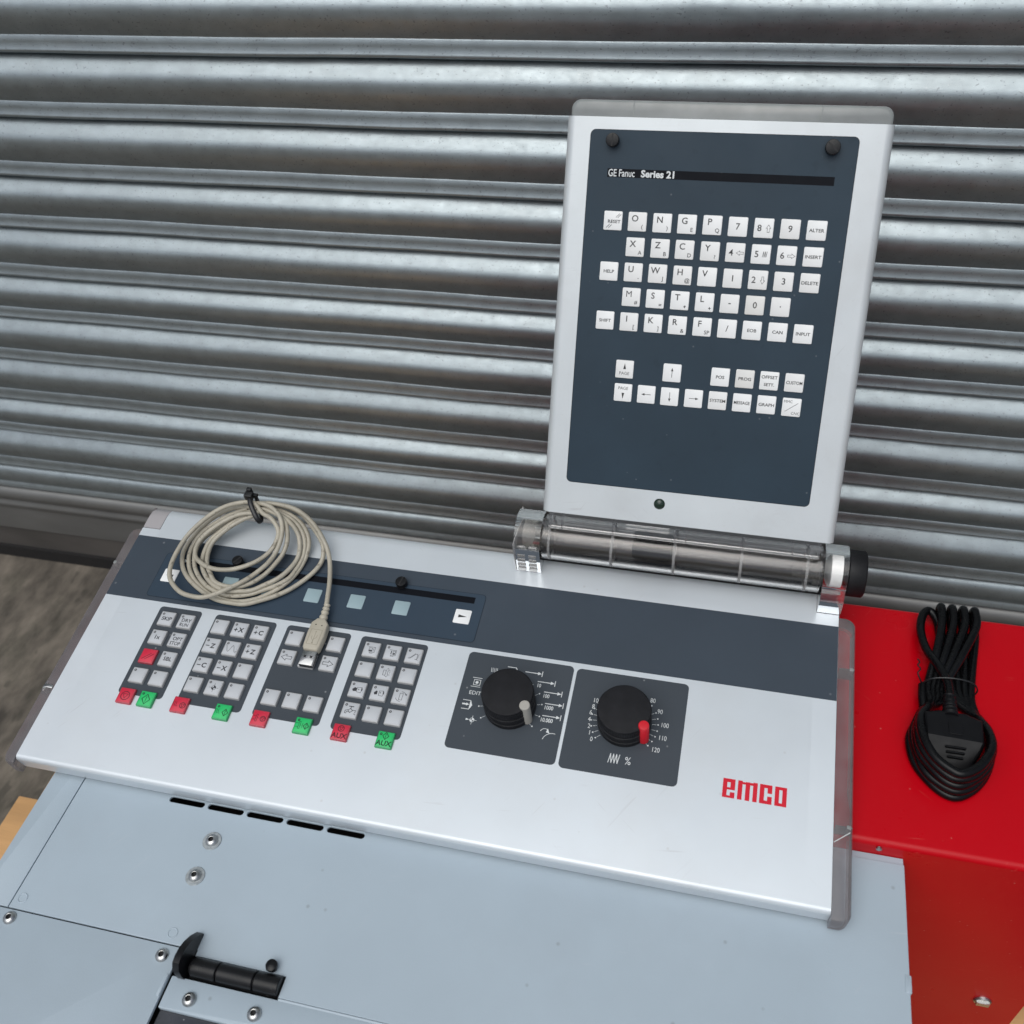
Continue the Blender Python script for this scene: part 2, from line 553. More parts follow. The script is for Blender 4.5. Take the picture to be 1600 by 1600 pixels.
# profile: fraction of the pitch below the upper joint (z) and how far the face stands out (y)
PR = [(0.00, -1.0), (0.010, 2.4), (0.03, 4.6), (0.08, 8.4), (0.14, 12.2), (0.19, 15.5), (0.235, 17.7), (0.275, 18.8), (0.32, 19.3), (0.38, 19.3), (0.45, 18.5),
      (0.52, 16.2), (0.59, 14.0), (0.65, 11.6), (0.695, 9.4), (0.708, 9.0), (0.722, 9.9), (0.80, 10.5), (0.885, 11.2), (0.905, 12.2),
      (0.93, 12.7), (0.955, 11.4), (0.975, 8.6), (0.988, 4.0), (0.992, -1.0)]


def slat_mesh(ph):
    b = MB()
    X = [-2100 + 4600 * i / 115 for i in range(116)]
    o = 0
    vs, fs = [], []
    n = len(PR)
    for i, x in enumerate(X):
        for (fz, y) in PR:
            wv = 0.45 * math.sin(x * 0.011 + ph) + 0.3 * math.sin(x * 0.031 + ph * 2.3) + 0.16 * math.sin(x * 0.083 + ph * 4)
            dn = sum(dd * math.exp(-((x - dx_) / 26.0) ** 2 - ((fz - df) / 0.16) ** 2) for dx_, df, dd in DENTS[ph])
            vs.append((x, WY - y + wv * (0.3 + fz) + dn, -fz * 75.0 + 0.25 * math.sin(x * 0.017 + ph * 3)))
    for i in range(len(X) - 1):
        for k in range(n - 1):
            fs.append((i * n + k, i * n + k + 1, (i + 1) * n + k + 1, (i + 1) * n + k))
    b.add(vs, fs)
    return b


DENTS = {p: [(rng.uniform(-1200, 1600), rng.uniform(0.15, 0.5), rng.uniform(0.5, 1.5)) for _ in range(16)] for p in range(5)}
variants = {}
for i in range(len(JO) - 1):
    pitch = JO[i] - JO[i + 1]
    ph = (i * 3) % 5
    if ph not in variants:
        variants[ph] = o = slat_mesh(ph).build('slat', ZINC, shut, off=(200, WY, 0), smooth=50)
    else:
        o = variants[ph].copy()
        COL.objects.link(o)
        o.parent = shut
    o.location = ((rng.uniform(-30, 30)) * S, rng.uniform(-0.5, 0.5) * S, (JO[i] + 633) * S)
    o.scale = (1, 1, pitch / 75.0)
b = MB()                                      # half slat and rolled bead above the bottom rail
prof = [(-394, -1), (-395, 3.6), (-398, 8), (-402, 11), (-409, 13), (-417, 13), (-424, 11), (-430, 8), (-431.5, 7.6), (-433, 8.6), (-439, 10.5), (-442, 11), (-444, 9), (-445.5, 5), (-446, -1)]
vs = [(x, WY - y, z) for x in (-2100, 2500) for z, y in prof]
n = len(prof)
b.add(vs, [(k, k + 1, n + k + 1, n + k) for k in range(n - 1)])
b.build('half_slat', ZINC, shut, off=(200, WY, -633), smooth=50)
b = MB()
prof = [(-446, -1), (-447, 5), (-449, 10), (-454, 14), (-462, 16), (-470, 14), (-477, 10), (-480, 10), (-484, 13), (-489, 14), (-493, 12), (-497, 9), (-504, 9),
        (-552, 9.5), (-555, 8.5), (-556, 4), (-557, -1)]
vs = [(x, WY - y, z) for x in (-2100, 2500) for z, y in prof]
n = len(prof)
b.add(vs, [(k, k + 1, n + k + 1, n + k) for k in range(n - 1)])
b.build('bottom_rail', ZINCR, shut, off=(200, WY, -633), smooth=40)
MB().box(-2100, 2500, WY - 6.5, WY + 2, -606, -555.5).build('grimy_strip', GRIME, shut, off=(200, WY, -633), smooth=0)
MB().box(-2100, 2500, WY - 13, WY + 8, -633, -606).build('rubber_seal', SEAL_SHADE, shut, off=(200, WY, -633), smooth=0)
MB().box(-2100, 2500, WY + 3, WY + 9, -604, JO[0]).build('backing_sheet', INTERIOR, shut, off=(200, WY, -633), smooth=0)

# ------------------------------------------------------------------ pallet
PZ = -480.0
pal = thing('wooden_pallet', 'pale pine pallet under the machine, board ends sticking out at the left', 'pallet', (290, -300, -633))
POFF = (290, -300, -633)


def board(x0, x1, y0, y1, z0, z1, name='board'):
    b = MB()
    b.rr(x0, x1, y0, y1, 1.5, z0, z1, 1.5, n=2)
    b.build(name, WOOD, pal, off=POFF)


board(-363, 905, -150, -12, PZ - 20, PZ)
board(-335, 902, -6, 128, PZ - 21, PZ - 1)
for k, (a, c) in enumerate([(-292, -156), (-434, -298), (-576, -440)]):
    board(-352 + 7 * k, 903 - 5 * k, a, c, PZ - 20, PZ)
for x in (-330, 240, 790):
    board(x, x + 95, -560, 120, PZ - 122, PZ - 24, 'bearer')
for y in (-540, -230, 20):
    board(-340, 895, y, y + 95, -632, PZ - 124, 'bottom_board')

# ------------------------------------------------------------------ machine
GZ = -44.0
RZ = -30.0
mac = thing('lathe_machine', 'bench lathe body with blue-grey sheet cover and bright red cabinet at the right', 'machine', (330, -200, PZ))
MO = (330, -200, PZ)


def mpart(b, name, m, smooth=30, parent=None):
    return b.build(name, m, parent or mac, off=MO, smooth=smooth)


# body below the cover
b = MB()
b.box(2, 655, -640, -125, PZ, -100)
mpart(b, 'lower_body', INTERIOR, 0)
# red cabinet: folded sheet with rounded long edges
b = MB()
prof = []
RY0, RY1 = -114.0, 116.0
prof += [(RY0 + 0.0, PZ)]
prof += arc(RY0 + 5, RZ - 5, 5, 180, 90, 5)
prof += arc(RY1 - 5, RZ - 5, 5, 90, 0, 5)
prof += [(RY1, PZ)]
b.extr(prof, 60, 805.6)
mpart(b, 'red_cabinet', RED, 40)
# main grey cover with the vent slots
slots = []
for k in range(5):
    x0 = 98.5 + 34.25 * k
    slots.append(list(reversed(rrect(x0, x0 + 31, -178.3, -173.4, 2.4, 4))))
outer = [(18.6, -283.0), (165.0, -283.0), (176.6, -283.0), (176.6, -287.0), (247.2, -287.0), (247.2, -301.5), (665.6, -301.5), (665.6, -119.6), (18.6, -119.6)]
vs, fs = holed_plate(outer, slots, GZ - 2.5, GZ, 0.6)
b = MB()
b.add(vs, fs)
b.box(25, 665.0, -119.5, -114.6, GZ - 6, GZ - 1.0)
mpart(b, 'main_cover', GREY, 35)
# rolled front edge of the main cover
b = MB()
prof = arc(-301.9, GZ - 3.2, 3.0, 90, 180, 5) + [(-304.9, GZ - 14), (-301.9, GZ - 14)]
b.extr(prof, 247.6, 665.4)
mpart(b, 'cover_front_lip', GREY, 40)
# right hand turned-down edge, small tab
b = MB()
b.box(663.4, 665.5, -301, -120, -330, GZ - 3)
mpart(b, 'cover_side', GREY, 0)
b = MB()
b.rr(662.4, 666.6, -211, -199, 0.8, GZ - 4, GZ + 0.5, 0.4)
mpart(b, 'edge_tab', GREY)
# left strip
b = MB()
b.rr(-10.6, 17.7, -283.0, -90, 0.6, GZ - 2.4, GZ - 0.1, 0.5)
b.box(-10.0, -8, -640, -90, PZ, GZ - 3)
mpart(b, 'left_strip', GREY)
# front left panel
b = MB()
b.rr(-10.6, 164.4, -440, -284.0, 0.8, GZ - 2.4, GZ + 0.2, 0.6)
mpart(b, 'front_left_panel', GREY)
# door with its strip and dark window
b = MB()
b.rr(166.4, 660, -324.6, -302.8, 0.8, GZ - 4.2, GZ - 0.4, 0.7)
door = mpart(b, 'door', GREY)
b = MB()
b.box(166.8, 659, -440, -322.5, GZ - 9, GZ - 5.4)
o = b.build('window', GLASSD, door, off=MO, smooth=0)
b = MB()
b.rr(161.6, 164.0, -318, -303, 0.4, GZ - 2, GZ + 1.0, 0.3)
mpart(b, 'latch_tab', GREY)


def bolt(x, y, r, washer):
    b = MB()
    if washer:
        b.lathe((x, y, GZ), 'z', [(r * 1.48, -1.2), (r * 1.5, 0.5), (r * 1.42, 0.9), (r * 0.6, 0.95)], 28, 1)
    h = 0.95 if washer else 0.2
    b.lathe((x, y, GZ + h), 'z', [(r, -0.3), (r * 1.0, 0.5), (r * 0.93, 1.4), (r * 0.76, 2.3), (r * 0.52, 2.9), (r * 0.46, 3.0), (r * 0.40, 2.9)], 28, 0, closed=False)
    b.lathe((x, y, GZ + h), 'z', [(r * 0.40, 2.9), (r * 0.38, 1.2), (0.05, 1.1)], 12, 2, closed=False)  # socket shade put into the colour: dark lining instead of bolt metal
    mpart(b, 'bolt', [ZBOLT, WASHER, INTERIOR])


for x, y, w in [(149.6, -203.4, 1), (149.5, -232.4, 1), (25.1, -290.4, 0), (152.8, -291.8, 0), (186.3, -315.6, 0), (235.3, -314.9, 0)]:
    bolt(x, y, 5.0, w)
for x, y in [(25.8, -274.7), (152.8, -275.5)]:
    b = MB()
    b.lathe((x, y, GZ), 'z', [(3.9, -0.6), (3.9, 0.25), (3.5, 0.55), (3.1, 0.3), (3.0, 0.12), (0.05, 0.12)], 24, 0, closed=False)
    mpart(b, 'blanking_plug', GREY)
# screw on the red front
b = MB()
b.lathe((773.6, -114.0, -264.5), 'y', [(7.5, 0.2), (7.3, -1.4), (6.5, -2.2), (0.05, -2.3)], 28, 0, closed=False)
b.box(768.4, 778.8, -118.2, -116.0, -267.5, -262.2, 0)
mpart(b, 'cabinet_screw', ZBOLT)
b = MB()
b.lathe((646.5, -115.2, -35.5), 'y', [(2.1, 1.0), (2.1, -0.4), (1.2, -1.0)], 14, 0)
mpart(b, 'cover_rivet', ZBOLT)
# black hinge
hin = MB()
for x0, x1 in ((179.5, 198.6), (199.6, 227.0), (228.0, 246.4)):
    hin.lathe((0, -294.6, GZ + 0.5), 'x', [(6.2, x0), (6.7, x0 + 0.5), (6.7, x1 - 0.5), (6.2, x1)], 28)
hin.lathe((0, -294.6, GZ + 0.5), 'x', [(5.0, 178), (5.0, 246)], 20)
hin.box(177.6, 246.8, -301.2, -287.6, GZ - 12, GZ - 3)
hinge = mpart(hin, 'door_hinge', BLACKP, 40)
fin = MB()
fp = [(-303.4, GZ - 8), (-304.2, -38.5), (-303.4, -30.5), (-300, -25.5), (-295.5, -24.6), (-289.5, -25.6), (-283.5, -28.8), (-277.5, -34.0), (-273.5, -39.2), (-272.0, -41.2), (-272.0, GZ + 0.4), (-287, GZ + 0.4), (-287, GZ - 8)]
fin.extr(fp, 171.4, 176.4)
fin.build('hinge_stop_fin', BLACKP, hinge, off=MO, smooth=35)
b = MB()
b.lathe((236.0, -283.6, GZ), 'z', [(3.0, 0), (2.6, 2.4), (4.0, 3.0), (4.4, 4.6), (4.1, 6.2), (2.8, 7.0), (0.05, 7.2)], 24, 0, closed=False)
mpart(b, 'rubber_bumper', BLACKP)

# ------------------------------------------------------------------ control console
CO = (287.0, -45.0, -17.0)
con = thing('control_console', 'silver machine control console with keypads, two rotary knobs and a raised keyboard flap', 'control console', deck(*CO), AL)


def cpart(b, name, m, smooth=30, parent=None):
    return b.build(name, m, parent or con, off=CO, smooth=smooth)


# deck plate: bent aluminium profile
b = MB()


def plate_prof(v1, rounded=True):
    p = [(-173.5, -17.0), (-177.6, -17.0), (-178.0, -4.2)] + arc(-174.0, -4.0, 4.0, 180, 90, 5)[0:]
    if rounded:
        p += [(79.0, 0.0), (84.0, -0.8), (88.5, -3.0), (91.0, -7.0), (91.6, -17.0)]
    else:
        p += [(v1, 0.0), (v1, -17.0)]
    return p


b.extr(plate_prof(0), -18.4, 593.4)
b.extr(plate_prof(63.4, False), -36.9, -18.4)
b.extr(plate_prof(65.6, False), 593.4, 611.4)
cpart(b, 'deck_plate', ALU, 35)
# printed band across the deck
b = MB()
b.box(-36.8, 611.3, -14.4, 54.3, -0.1, 0.12)
cpart(b, 'slate_band', NAVY, 0)
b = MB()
b.box(357, 594, 84.6, 91.5, -2.0, 1.0)  # added black strip: the shaded gap between hinge tube and plate
cpart(b, 'rear_gap_shade', SEAL_SHADE, 0)


# smoky end caps
def end_cap(sgn, name):
    b = MB()
    if sgn < 0:
        x0, x1 = -48.6, -37.1
    else:
        x0, x1 = 611.6, 625.2
    r = 7.5
    v0, v1 = -182.5, (63.2 if sgn < 0 else 65.0)
    # outline with only the outer corners rounded
    if sgn < 0:
        out = [(x1, v0 + 0.0), (x1, v1)] + arc(x0 + r, v1 - r, r, 90, 180, 6) + arc(x0 + r, v0 + r, r, 180, 270, 6)
    else:
        out = arc(x1 - r, v0 + r, r, -90, 0, 6) + arc(x1 - r, v1 - r, r, 0, 90, 6) + [(x0, v1), (x0, v0)]
    cx, cy = (x0 + x1) / 2, (v0 + v1) / 2
    n = len(out)
    rings = []
    for ins, z in ((1.6, -19.5), (0.0, -18.0), (0.0, -3.8), (1.1, -1.5), (3.6, -0.5)):
        ring = []
        for (x, y) in out:
            inner = (abs(x - x1) < 0.01) if sgn < 0 else (abs(x - x0) < 0.01)
            dx = 0 if inner else (ins if sgn < 0 else -ins)
            k = (y - cy) / (v1 - v0) * 2
            yy = y - ins * max(-1, min(1, k * 1.0)) * (1 if abs(k) > 0.9 else 0)
            ring.append((x + dx * (1 if not inner else 0), yy, z))
        rings.append(ring)
    vs = [p for ring in rings for p in ring]
    fs = []
    for k in range(len(rings) - 1):
        for i in range(n):
            j = (i + 1) % n
            fs.append((k * n + i, k * n + j, (k + 1) * n + j, (k + 1) * n + i))
    fs.append(tuple((len(rings) - 1) * n + i for i in range(n)))
    b.add(vs, fs)
    # inner ribs and seams of the moulding
    seams = (21.0, -113.0) if sgn < 0 else (16.0, -114.5)
    for s in seams:
        b.box(min(x0, x1) + 1.5, max(x0, x1) - 0.3, s - 0.5, s + 0.5, -17, -1.0)
    o = cpart(b, name, CAP, 35)
    for s in seams:
        m = MB()
        sx = x0 + 1.2 if sgn < 0 else x1 - 4.4
        m.rr(sx, sx + 3.2, s - 1.6, s + 1.4, 0.8, -8, -0.1, 0.4)
        m.build('edge_clip', CAPT, o, off=CO)
    return o


capL = end_cap(-1, 'left_end_cap')
capR = end_cap(1, 'right_end_cap')
b = MB()
b.rr(-47.0, -38.2, -113.4, -110.2, 0.7, -3.0, 0.3, 0.5)
b.rr(-48.8, -46.0, -116, -106, 0.9, -9.0, -2.2, 0.5)
b.build('spring_clip', CHROME, capL, off=CO)
b = MB()
b.line([(612.4, -127.0), (623.0, -118.5)], 0.6, -0.42)
b.build('mould_line', MILK, capR, off=CO, smooth=0)
# clear riser in the rear left notch
b = MB()
prof = [(64.0, -17.0), (64.0, 0.2), (70, 0.3), (78, 0.2), (84, -0.8), (90, -4.5), (92.4, -10), (92.6, -17)]
b.extr(prof, -36.6, -18.8)
b.box(-38.8, -37.0, 66, 91, -17, -4)
cpart(b, 'rear_left_riser', CAP, 40)


# ---- legends drawn with strokes; p is a MB, (x, y) the middle, k a scale, z height, mi ink slot
def ic_stop(p, x, y, k, z, mi):
    p.line(arc(x, y, 2.6 * k, 0, 330, 11), 0.6, z, mi, True)
    p.line([(x - 1.5 * k, y + 1.1 * k), (x + 1.5 * k, y + 1.1 * k), (x, y - 1.6 * k)], 0.4, z, mi, True)


def ic_start(p, x, y, k, z, mi):
    p.line([(x - 2.6 * k, y), (x, y + 3.2 * k), (x + 2.6 * k, y), (x, y - 3.2 * k)], 0.6, z, mi, True)
    p.line([(x, y - 1.7 * k), (x, y + 1.7 * k)], 0.5, z, mi)


def ic_dash(p, x, y, k, z, mi):
    for i in range(3):
        p.line([(x - 4.9 * k + i * 1.25 * k, y + 2 * k), (x - 4.4 * k + i * 1.25 * k, y - 1.6 * k)], 0.38, z, mi)
    p.disc(x - 1.1 * k, y - 1.5 * k, 0.35, z, mi)


def ic_chuck(p, x, y, k, z, mi):
    p.line([(x - 5.5 * k, y + 1.5 * k), (x - 3 * k, y + 1.5 * k)], 0.35, z, mi)
    p.line([(x - 5.5 * k, y - 1.5 * k), (x - 3 * k, y - 1.5 * k)], 0.35, z, mi)
    p.line([(x - 3 * k, y + 2.8 * k), (x - 3 * k, y - 2.8 * k), (x - 1.8 * k, y - 2.8 * k), (x - 1.8 * k, y + 2.8 * k)], 0.35, z, mi, True)
    p.line([(x - 1.8 * k, y), (x - 0.6 * k, y)], 0.35, z, mi)


def ic_ref(p, x, y, k, z, mi):
    p.line([(x - 4 * k, y), (x + 4 * k, y)], 0.3, z, mi)
    p.line([(x, y - 4 * k), (x, y + 4 * k)], 0.3, z, mi)
    p.line(arc(x, y, 1.9 * k, 0, 330, 11), 0.35, z, mi, True)
    p.poly([(x, y)] + arc(x, y, 1.9 * k, 0, 90, 5), z + .02, mi)
    p.poly([(x, y)] + arc(x, y, 1.9 * k, 180, 270, 5), z + .02, mi)


def ic_arrow(p, x, y, k, z, mi, ang, w=0.35):
    c, s = math.cos(math.radians(ang)), math.sin(math.radians(ang))
    pts = [(-3.6, -1.0), (0.2, -1.0), (0.2, -2.2), (3.6, 0), (0.2, 2.2), (0.2, 1.0), (-3.6, 1.0)]
    p.line([(x + (a * c - b_ * s) * k, y + (a * s + b_ * c) * k) for a, b_ in pts], w, z, mi, True)


def ic_thin(p, x, y, k, z, mi, ang):
    c, s = math.cos(math.radians(ang)), math.sin(math.radians(ang))
    T = lambda a, b_: (x + (a * c - b_ * s) * k, y + (a * s + b_ * c) * k)
    p.line([T(-3.4, 0), T(2.0, 0)], 0.4, z, mi)
    p.poly([T(1.4, -0.95), T(4.0, 0), T(1.4, 0.95)], z + .015, mi)


def ic_wave(p, x, y, k, z, mi):
    pts = [(x - 4.6 * k + i * 0.46 * k, y - 0.4 * k + 2.6 * k * math.cos(i * 0.52)) for i in range(21)]
    p.line(pts, 0.35, z, mi)


def ic_zig(p, x, y, k, z, mi, n=4, w=0.35):
    pts = []
    for i in range(2 * n):
        pts.append((x + (i - n) * 0.62 * k, y + (1.9 * k if i % 2 else -1.9 * k)))
    p.line(pts, w, z, mi)


def ic_box(p, x, y, k, z, mi, var):
    if var == 0:
        p.line([(x - 3, y + 2.6), (x + 3, y + 2.6), (x + 3, y - 2.4), (x - 1.2, y - 2.4), (x - 1.2, y - 3.4), (x + 1.6, y - 3.4)], 0.35, z, mi)
        p.line([(x - 2.2, y + 1.6), (x + 0.6, y + 1.6), (x + 0.6, y - 1.6), (x - 2.2, y - 1.6)], 0.35, z, mi, True)
        p.poly([(x - 2.0, y - 0.2), (x + 0.4, y - 0.2), (x + 0.4, y - 1.4), (x - 2.0, y - 1.4)], z, mi)
        p.line([(x + 1.8, y + 1.6), (x + 1.8, y - 1.6)], 0.3, z, mi)
    elif var == 1:
        p.line([(x - 3, y + 2.6), (x + 3, y + 2.6), (x + 3, y - 2.4), (x - 1.2, y - 2.4), (x - 1.2, y - 3.4), (x + 1.6, y - 3.4)], 0.35, z, mi)
        p.poly([(x - 1.6, y + 1.8), (x - 0.8, y + 1.8), (x - 0.8, y - 1.4), (x - 1.6, y - 1.4)], z, mi)
        p.line([(x + 0.4, y + 1.8), (x + 2.2, y + 1.8), (x + 2.2, y - 1.4), (x + 0.4, y - 1.4)], 0.35, z, mi, True)
        p.poly([(x + .6, y - 0.1), (x + 2.0, y - 0.1), (x + 2.0, y - 1.2), (x + .6, y - 1.2)], z, mi)
    elif var == 2:
        p.line([(x - 4.4, y - 2.6), (x - 2.6, y - 2.4), (x + 1.2, y + 1.8), (x + 2.6, y + 2.2), (x + 3.2, y + 1.0), (x + 3.2, y - 3.2)], 0.4, z, mi)
        p.line([(x - 4.0, y - 1.8), (x - 2.2, y - 1.4), (x + 1.0, y + 2.6)], 0.3, z, mi)
        p.line([(x + 4.0, y + 2.4), (x + 4.0, y - 2.0)], 0.3, z, mi)
        p.line([(x + 1.6, y - 2.8), (x + 4.2, y - 3.4)], 0.35, z, mi)
    elif var == 3:
        p.line([(x - 2.4, y + 2.2), (x - 0.2, y + 2.2), (x - 0.2, y - 2.4), (x - 2.4, y - 2.4)], 0.35, z, mi, True)
        p.line([(x - 0.2, y + 3.2), (x + 1.2, y + 4.2), (x + 2.4, y + 2.0), (x + 1.4, y + 2.0), (x + 1.4, y - 1.2), (x + 2.4, y - 1.4), (x + 1.2, y - 4.0), (x - 0.4, y - 2.8)], 0.3, z, mi)
        for q in range(4):
            p.disc(x + 3.2, y + 2.2 - q * 1.4, 0.28, z, mi)
    elif var in (4, 5):
        d = 0 if var == 4 else 1.3
        p.poly([(x - 4.6, y), (x - 2.6, y + 2.0), (x - 0.8 - d * .6, y + 1.4), (x - 0.8 - d * .6, y - 1.4), (x - 3.6, y - 1.8)], z, mi)
        p.line([(x - 0.5 + d * .3, y + 2.0), (x + 3.4, y + 2.4), (x + 3.8, y), (x + 3.2, y - 2.4), (x - 0.5 + d * .3, y - 2.0)], 0.35, z, mi, True)
        p.disc(x + 1.0, y + 0.4, 0.5, z + .02, mi)
        p.poly([(x + 3.0, y + 2.4), (x + 4.2, y + 1.2), (x + 4.2, y - 0.8), (x + 3.2, y - 0.2)], z + .02, mi)
    elif var == 6:
        p.line([(x - 1.3, y + 3.0), (x + 1.3, y + 3.0), (x + 1.3, y - 3.0), (x - 1.3, y - 3.0)], 0.35, z, mi, True)
        p.line(arc(x, y, 4.4, 25, 95, 6), 0.35, z, mi)
        p.line(arc(x, y, 4.4, 205, 275, 6), 0.35, z, mi)
        p.poly([(x + 2.6, y + 3.2), (x + 4.6, y + 2.6), (x + 4.2, y + 1.2)], z, mi)
    elif var == 7:
        p.line([(x - 1.8, y + 3.6), (x + 2.0, y + 3.6)], 0.7, z, mi)
        p.line([(x, y + 3.6), (x, y + 1.4)], 0.6, z, mi)
        p.line([(x, y + 1.8), (x + 2.0, y), (x, y - 2.0), (x - 2.0, y)], 0.5, z, mi, True)
        p.line([(x - 2.0, y + .3), (x - 4.2, y - 0.4), (x - 4.2, y - 2.8), (x - 3.0, y - 2.8), (x - 2.8, y - 1.4), (x - 1.4, y - 1.2)], 0.45, z, mi)
        p.line([(x + 2.0, y + .3), (x + 4.4, y + 0.6), (x + 4.4, y - 1.6)], 0.45, z, mi)
        p.line([(x + 3.6, y - 2.6), (x + 5.0, y - 3.0)], 0.4, z, mi)


# ---- keypad blocks on the deck
VROW = [-31.7, -50.9, -70.2, -89.4]
KH = 2.9
blocks = [(22.4, 64.2, 34.7, 2), (78.0, 137.0, 87.35, 3), (147.4, 207.2, 158.8, 3), (217.0, 277.2, 229.7, 3)]
LEG = {
    0: [['SKIP', 'DRY|RUN'], ['1x', 'OPT|STOP'], ['//', 'SBL'], ['', '']],
    1: [['', '+X', '+C'], ['-Z', '~', '+Z'], ['-C', '-X', ''], ['', 'ref', '']],
    2: [['', '', ''], ['<=', '', '=>'], None, ['', '', '']],
    3: [['b0', 'b1', 'b2'], ['', 'b3', ''], ['b4', 'b5', 'b6'], ['b7', '', '']]}


def base_key(parent, u, v, leg, colour, kind='k'):
    p = MB()
    hs = 7.1
    mats = {'w': [KGREY, KFRAME, KINK2], 'r': [KRED, KREDE, DARKRED], 'g': [KGRN, KGRNE, DARKGRN]}[colour]
    h = KH if colour == 'w' else 2.5
    hh = 0.0
    p.rr(-hs, hs, -hs, hs, 0.7, -0.1, h, 0.9, 0, 1, 2, bottom=False)
    # slightly raised inner face
    p.rr(-hs + 1.5, hs - 1.5, -hs + 1.5, hs - 1.5, 0.5, h - 0.1, h + 0.12, 0.08, 0, 1, 2, bottom=False)
    z = h + 0.16
    if leg != '//' and leg != 'stop' and not (colour == 'r'):
        p.disc(-hs + 2.9, hs - 2.9, 1.15, z, 2, 12)
        p.disc(-hs + 2.9, hs - 2.9, 0.55, z + 0.03, 1, 8)
    if leg in ('SKIP', 'SBL'):
        p.text(leg, 0.6, -0.3, 5.2, z, 2, bold=0.022)
    elif leg == '1x':
        p.text(leg, 0.6, -0.3, 5.6, z, 2, bold=0.02)
    elif '|' in leg:
        a, c = leg.split('|')
        p.text(a, 0.9, 0.7, 4.8, z, 2, bold=0.018)
        p.text(c, 0.1, -3.9, 4.8, z, 2, bold=0.018, sx=0.88)
    elif leg == '//':
        p.line([(-4.4, -3.4), (2.2, 2.6)], 0.5, z, 2)
        p.line([(-1.6, -3.6), (4.6, 2.2)], 0.5, z, 2)
    elif leg in ('+X', '+C', '-Z', '+Z', '-C', '-X'):
        p.text(leg[1], 1.9, -0.6, 6.2, z, 2, bold=0.03)
        p.line([(-4.4, -0.8), (-1.6, -0.8)], 0.75, z, 2)
        if leg[0] == '+':
            p.line([(-3.0, -2.2), (-3.0, 0.6)], 0.75, z + .02, 2)
    elif leg == '~':
        ic_wave(p, 0.3, 0, 1.2, z, 2)
    elif leg == 'ref':
        ic_ref(p, 0.4, -0.4, 1.0, z, 2)
    elif leg == '<=':
        ic_arrow(p, 0, -0.6, 1.3, z, 2, 180, 0.45)
    elif leg == '=>':
        ic_arrow(p, 0, -0.6, 1.3, z, 2, 0, 0.45)
    elif leg and leg[0] == 'b' and len(leg) == 2:
        ic_box(p, 0.4, -0.5, 1, z, 2, int(leg[1]))
    elif leg == 'stop':
        ic_stop(p, 0, -0.4, 1.5, z, 2)
    elif leg == 'start':
        ic_start(p, 0, -0.4, 1.4, z, 2)
    elif leg == 'dstop':
        ic_dash(p, -0.6, 0, 1.1, z, 2)
        ic_stop(p, 3.0, -0.4, 0.95, z, 2)
    elif leg == 'dstart':
        ic_dash(p, -0.6, 0, 1.1, z, 2)
        ic_start(p, 3.0, -0.4, 0.95, z, 2)
    elif leg == 'cstop':
        ic_chuck(p, 0.2, 0, 1.1, z, 2)
        ic_stop(p, 3.2, -0.2, 0.85, z, 2)
    elif leg == 'cstart':
        ic_chuck(p, 0.2, 0, 1.1, z, 2)
        ic_start(p, 3.4, -0.2, 0.85, z, 2)
        p.line([(0.2, -2), (0.2, 2)], 0.35, z, 2)
    elif leg == 'auxstop':
        ic_stop(p, 0, 3.0, 0.95, z, 2)
        p.text('AUX', 0, -3.2, 6.0, z, 2, bold=0.03)
    elif leg == 'auxstart':
        ic_start(p, 0, 3.0, 0.95, z, 2)
        p.text('AUX', 0, -3.2, 6.0, z, 2, bold=0.03)
    o = p.build('key', mats, parent, smooth=30)
    o.location = ((u - CO[0]) * S, (v - CO[1]) * S, -CO[2] * S)
    return o


def setname(o, label):
    o['label'] = label
    return o


for bi, (u0, u1, uk, nc) in enumerate(blocks):
    b = MB()
    b.rr(u0, u1, -107.0, -18.6, 3.4, -0.1, 0.18, 0, n=6)
    kp = cpart(b, 'keypad_panel', KPANEL, 0)
    for r in range(4):
        row = LEG[bi][r]
        if row is None:
            continue
        for c in range(nc):
            L_ = row[c]
            colr = 'r' if L_ == '//' else 'w'
            k = base_key(kp, uk + 19 * c, VROW[r], L_, colr)
            if colr == 'r':
                setname(k, 'red key with two slanted strokes')
for u, bi, leg, colr in [(32.6, 0, 'stop', 'r'), (52.2, 0, 'start', 'g'), (83.6, 1, 'dstop', 'r'), (122.6, 1, 'dstart', 'g'),
                         (156.6, 2, 'cstop', 'r'), (194.7, 2, 'cstart', 'g'), (227.9, 3, 'auxstop', 'r'), (266.0, 3, 'auxstart', 'g')]:
    k = base_key(con, u, -109.4, leg, colr)
    k.location.z += 0.00008
    k.name = 'red_key' if colr == 'r' else 'green_key'

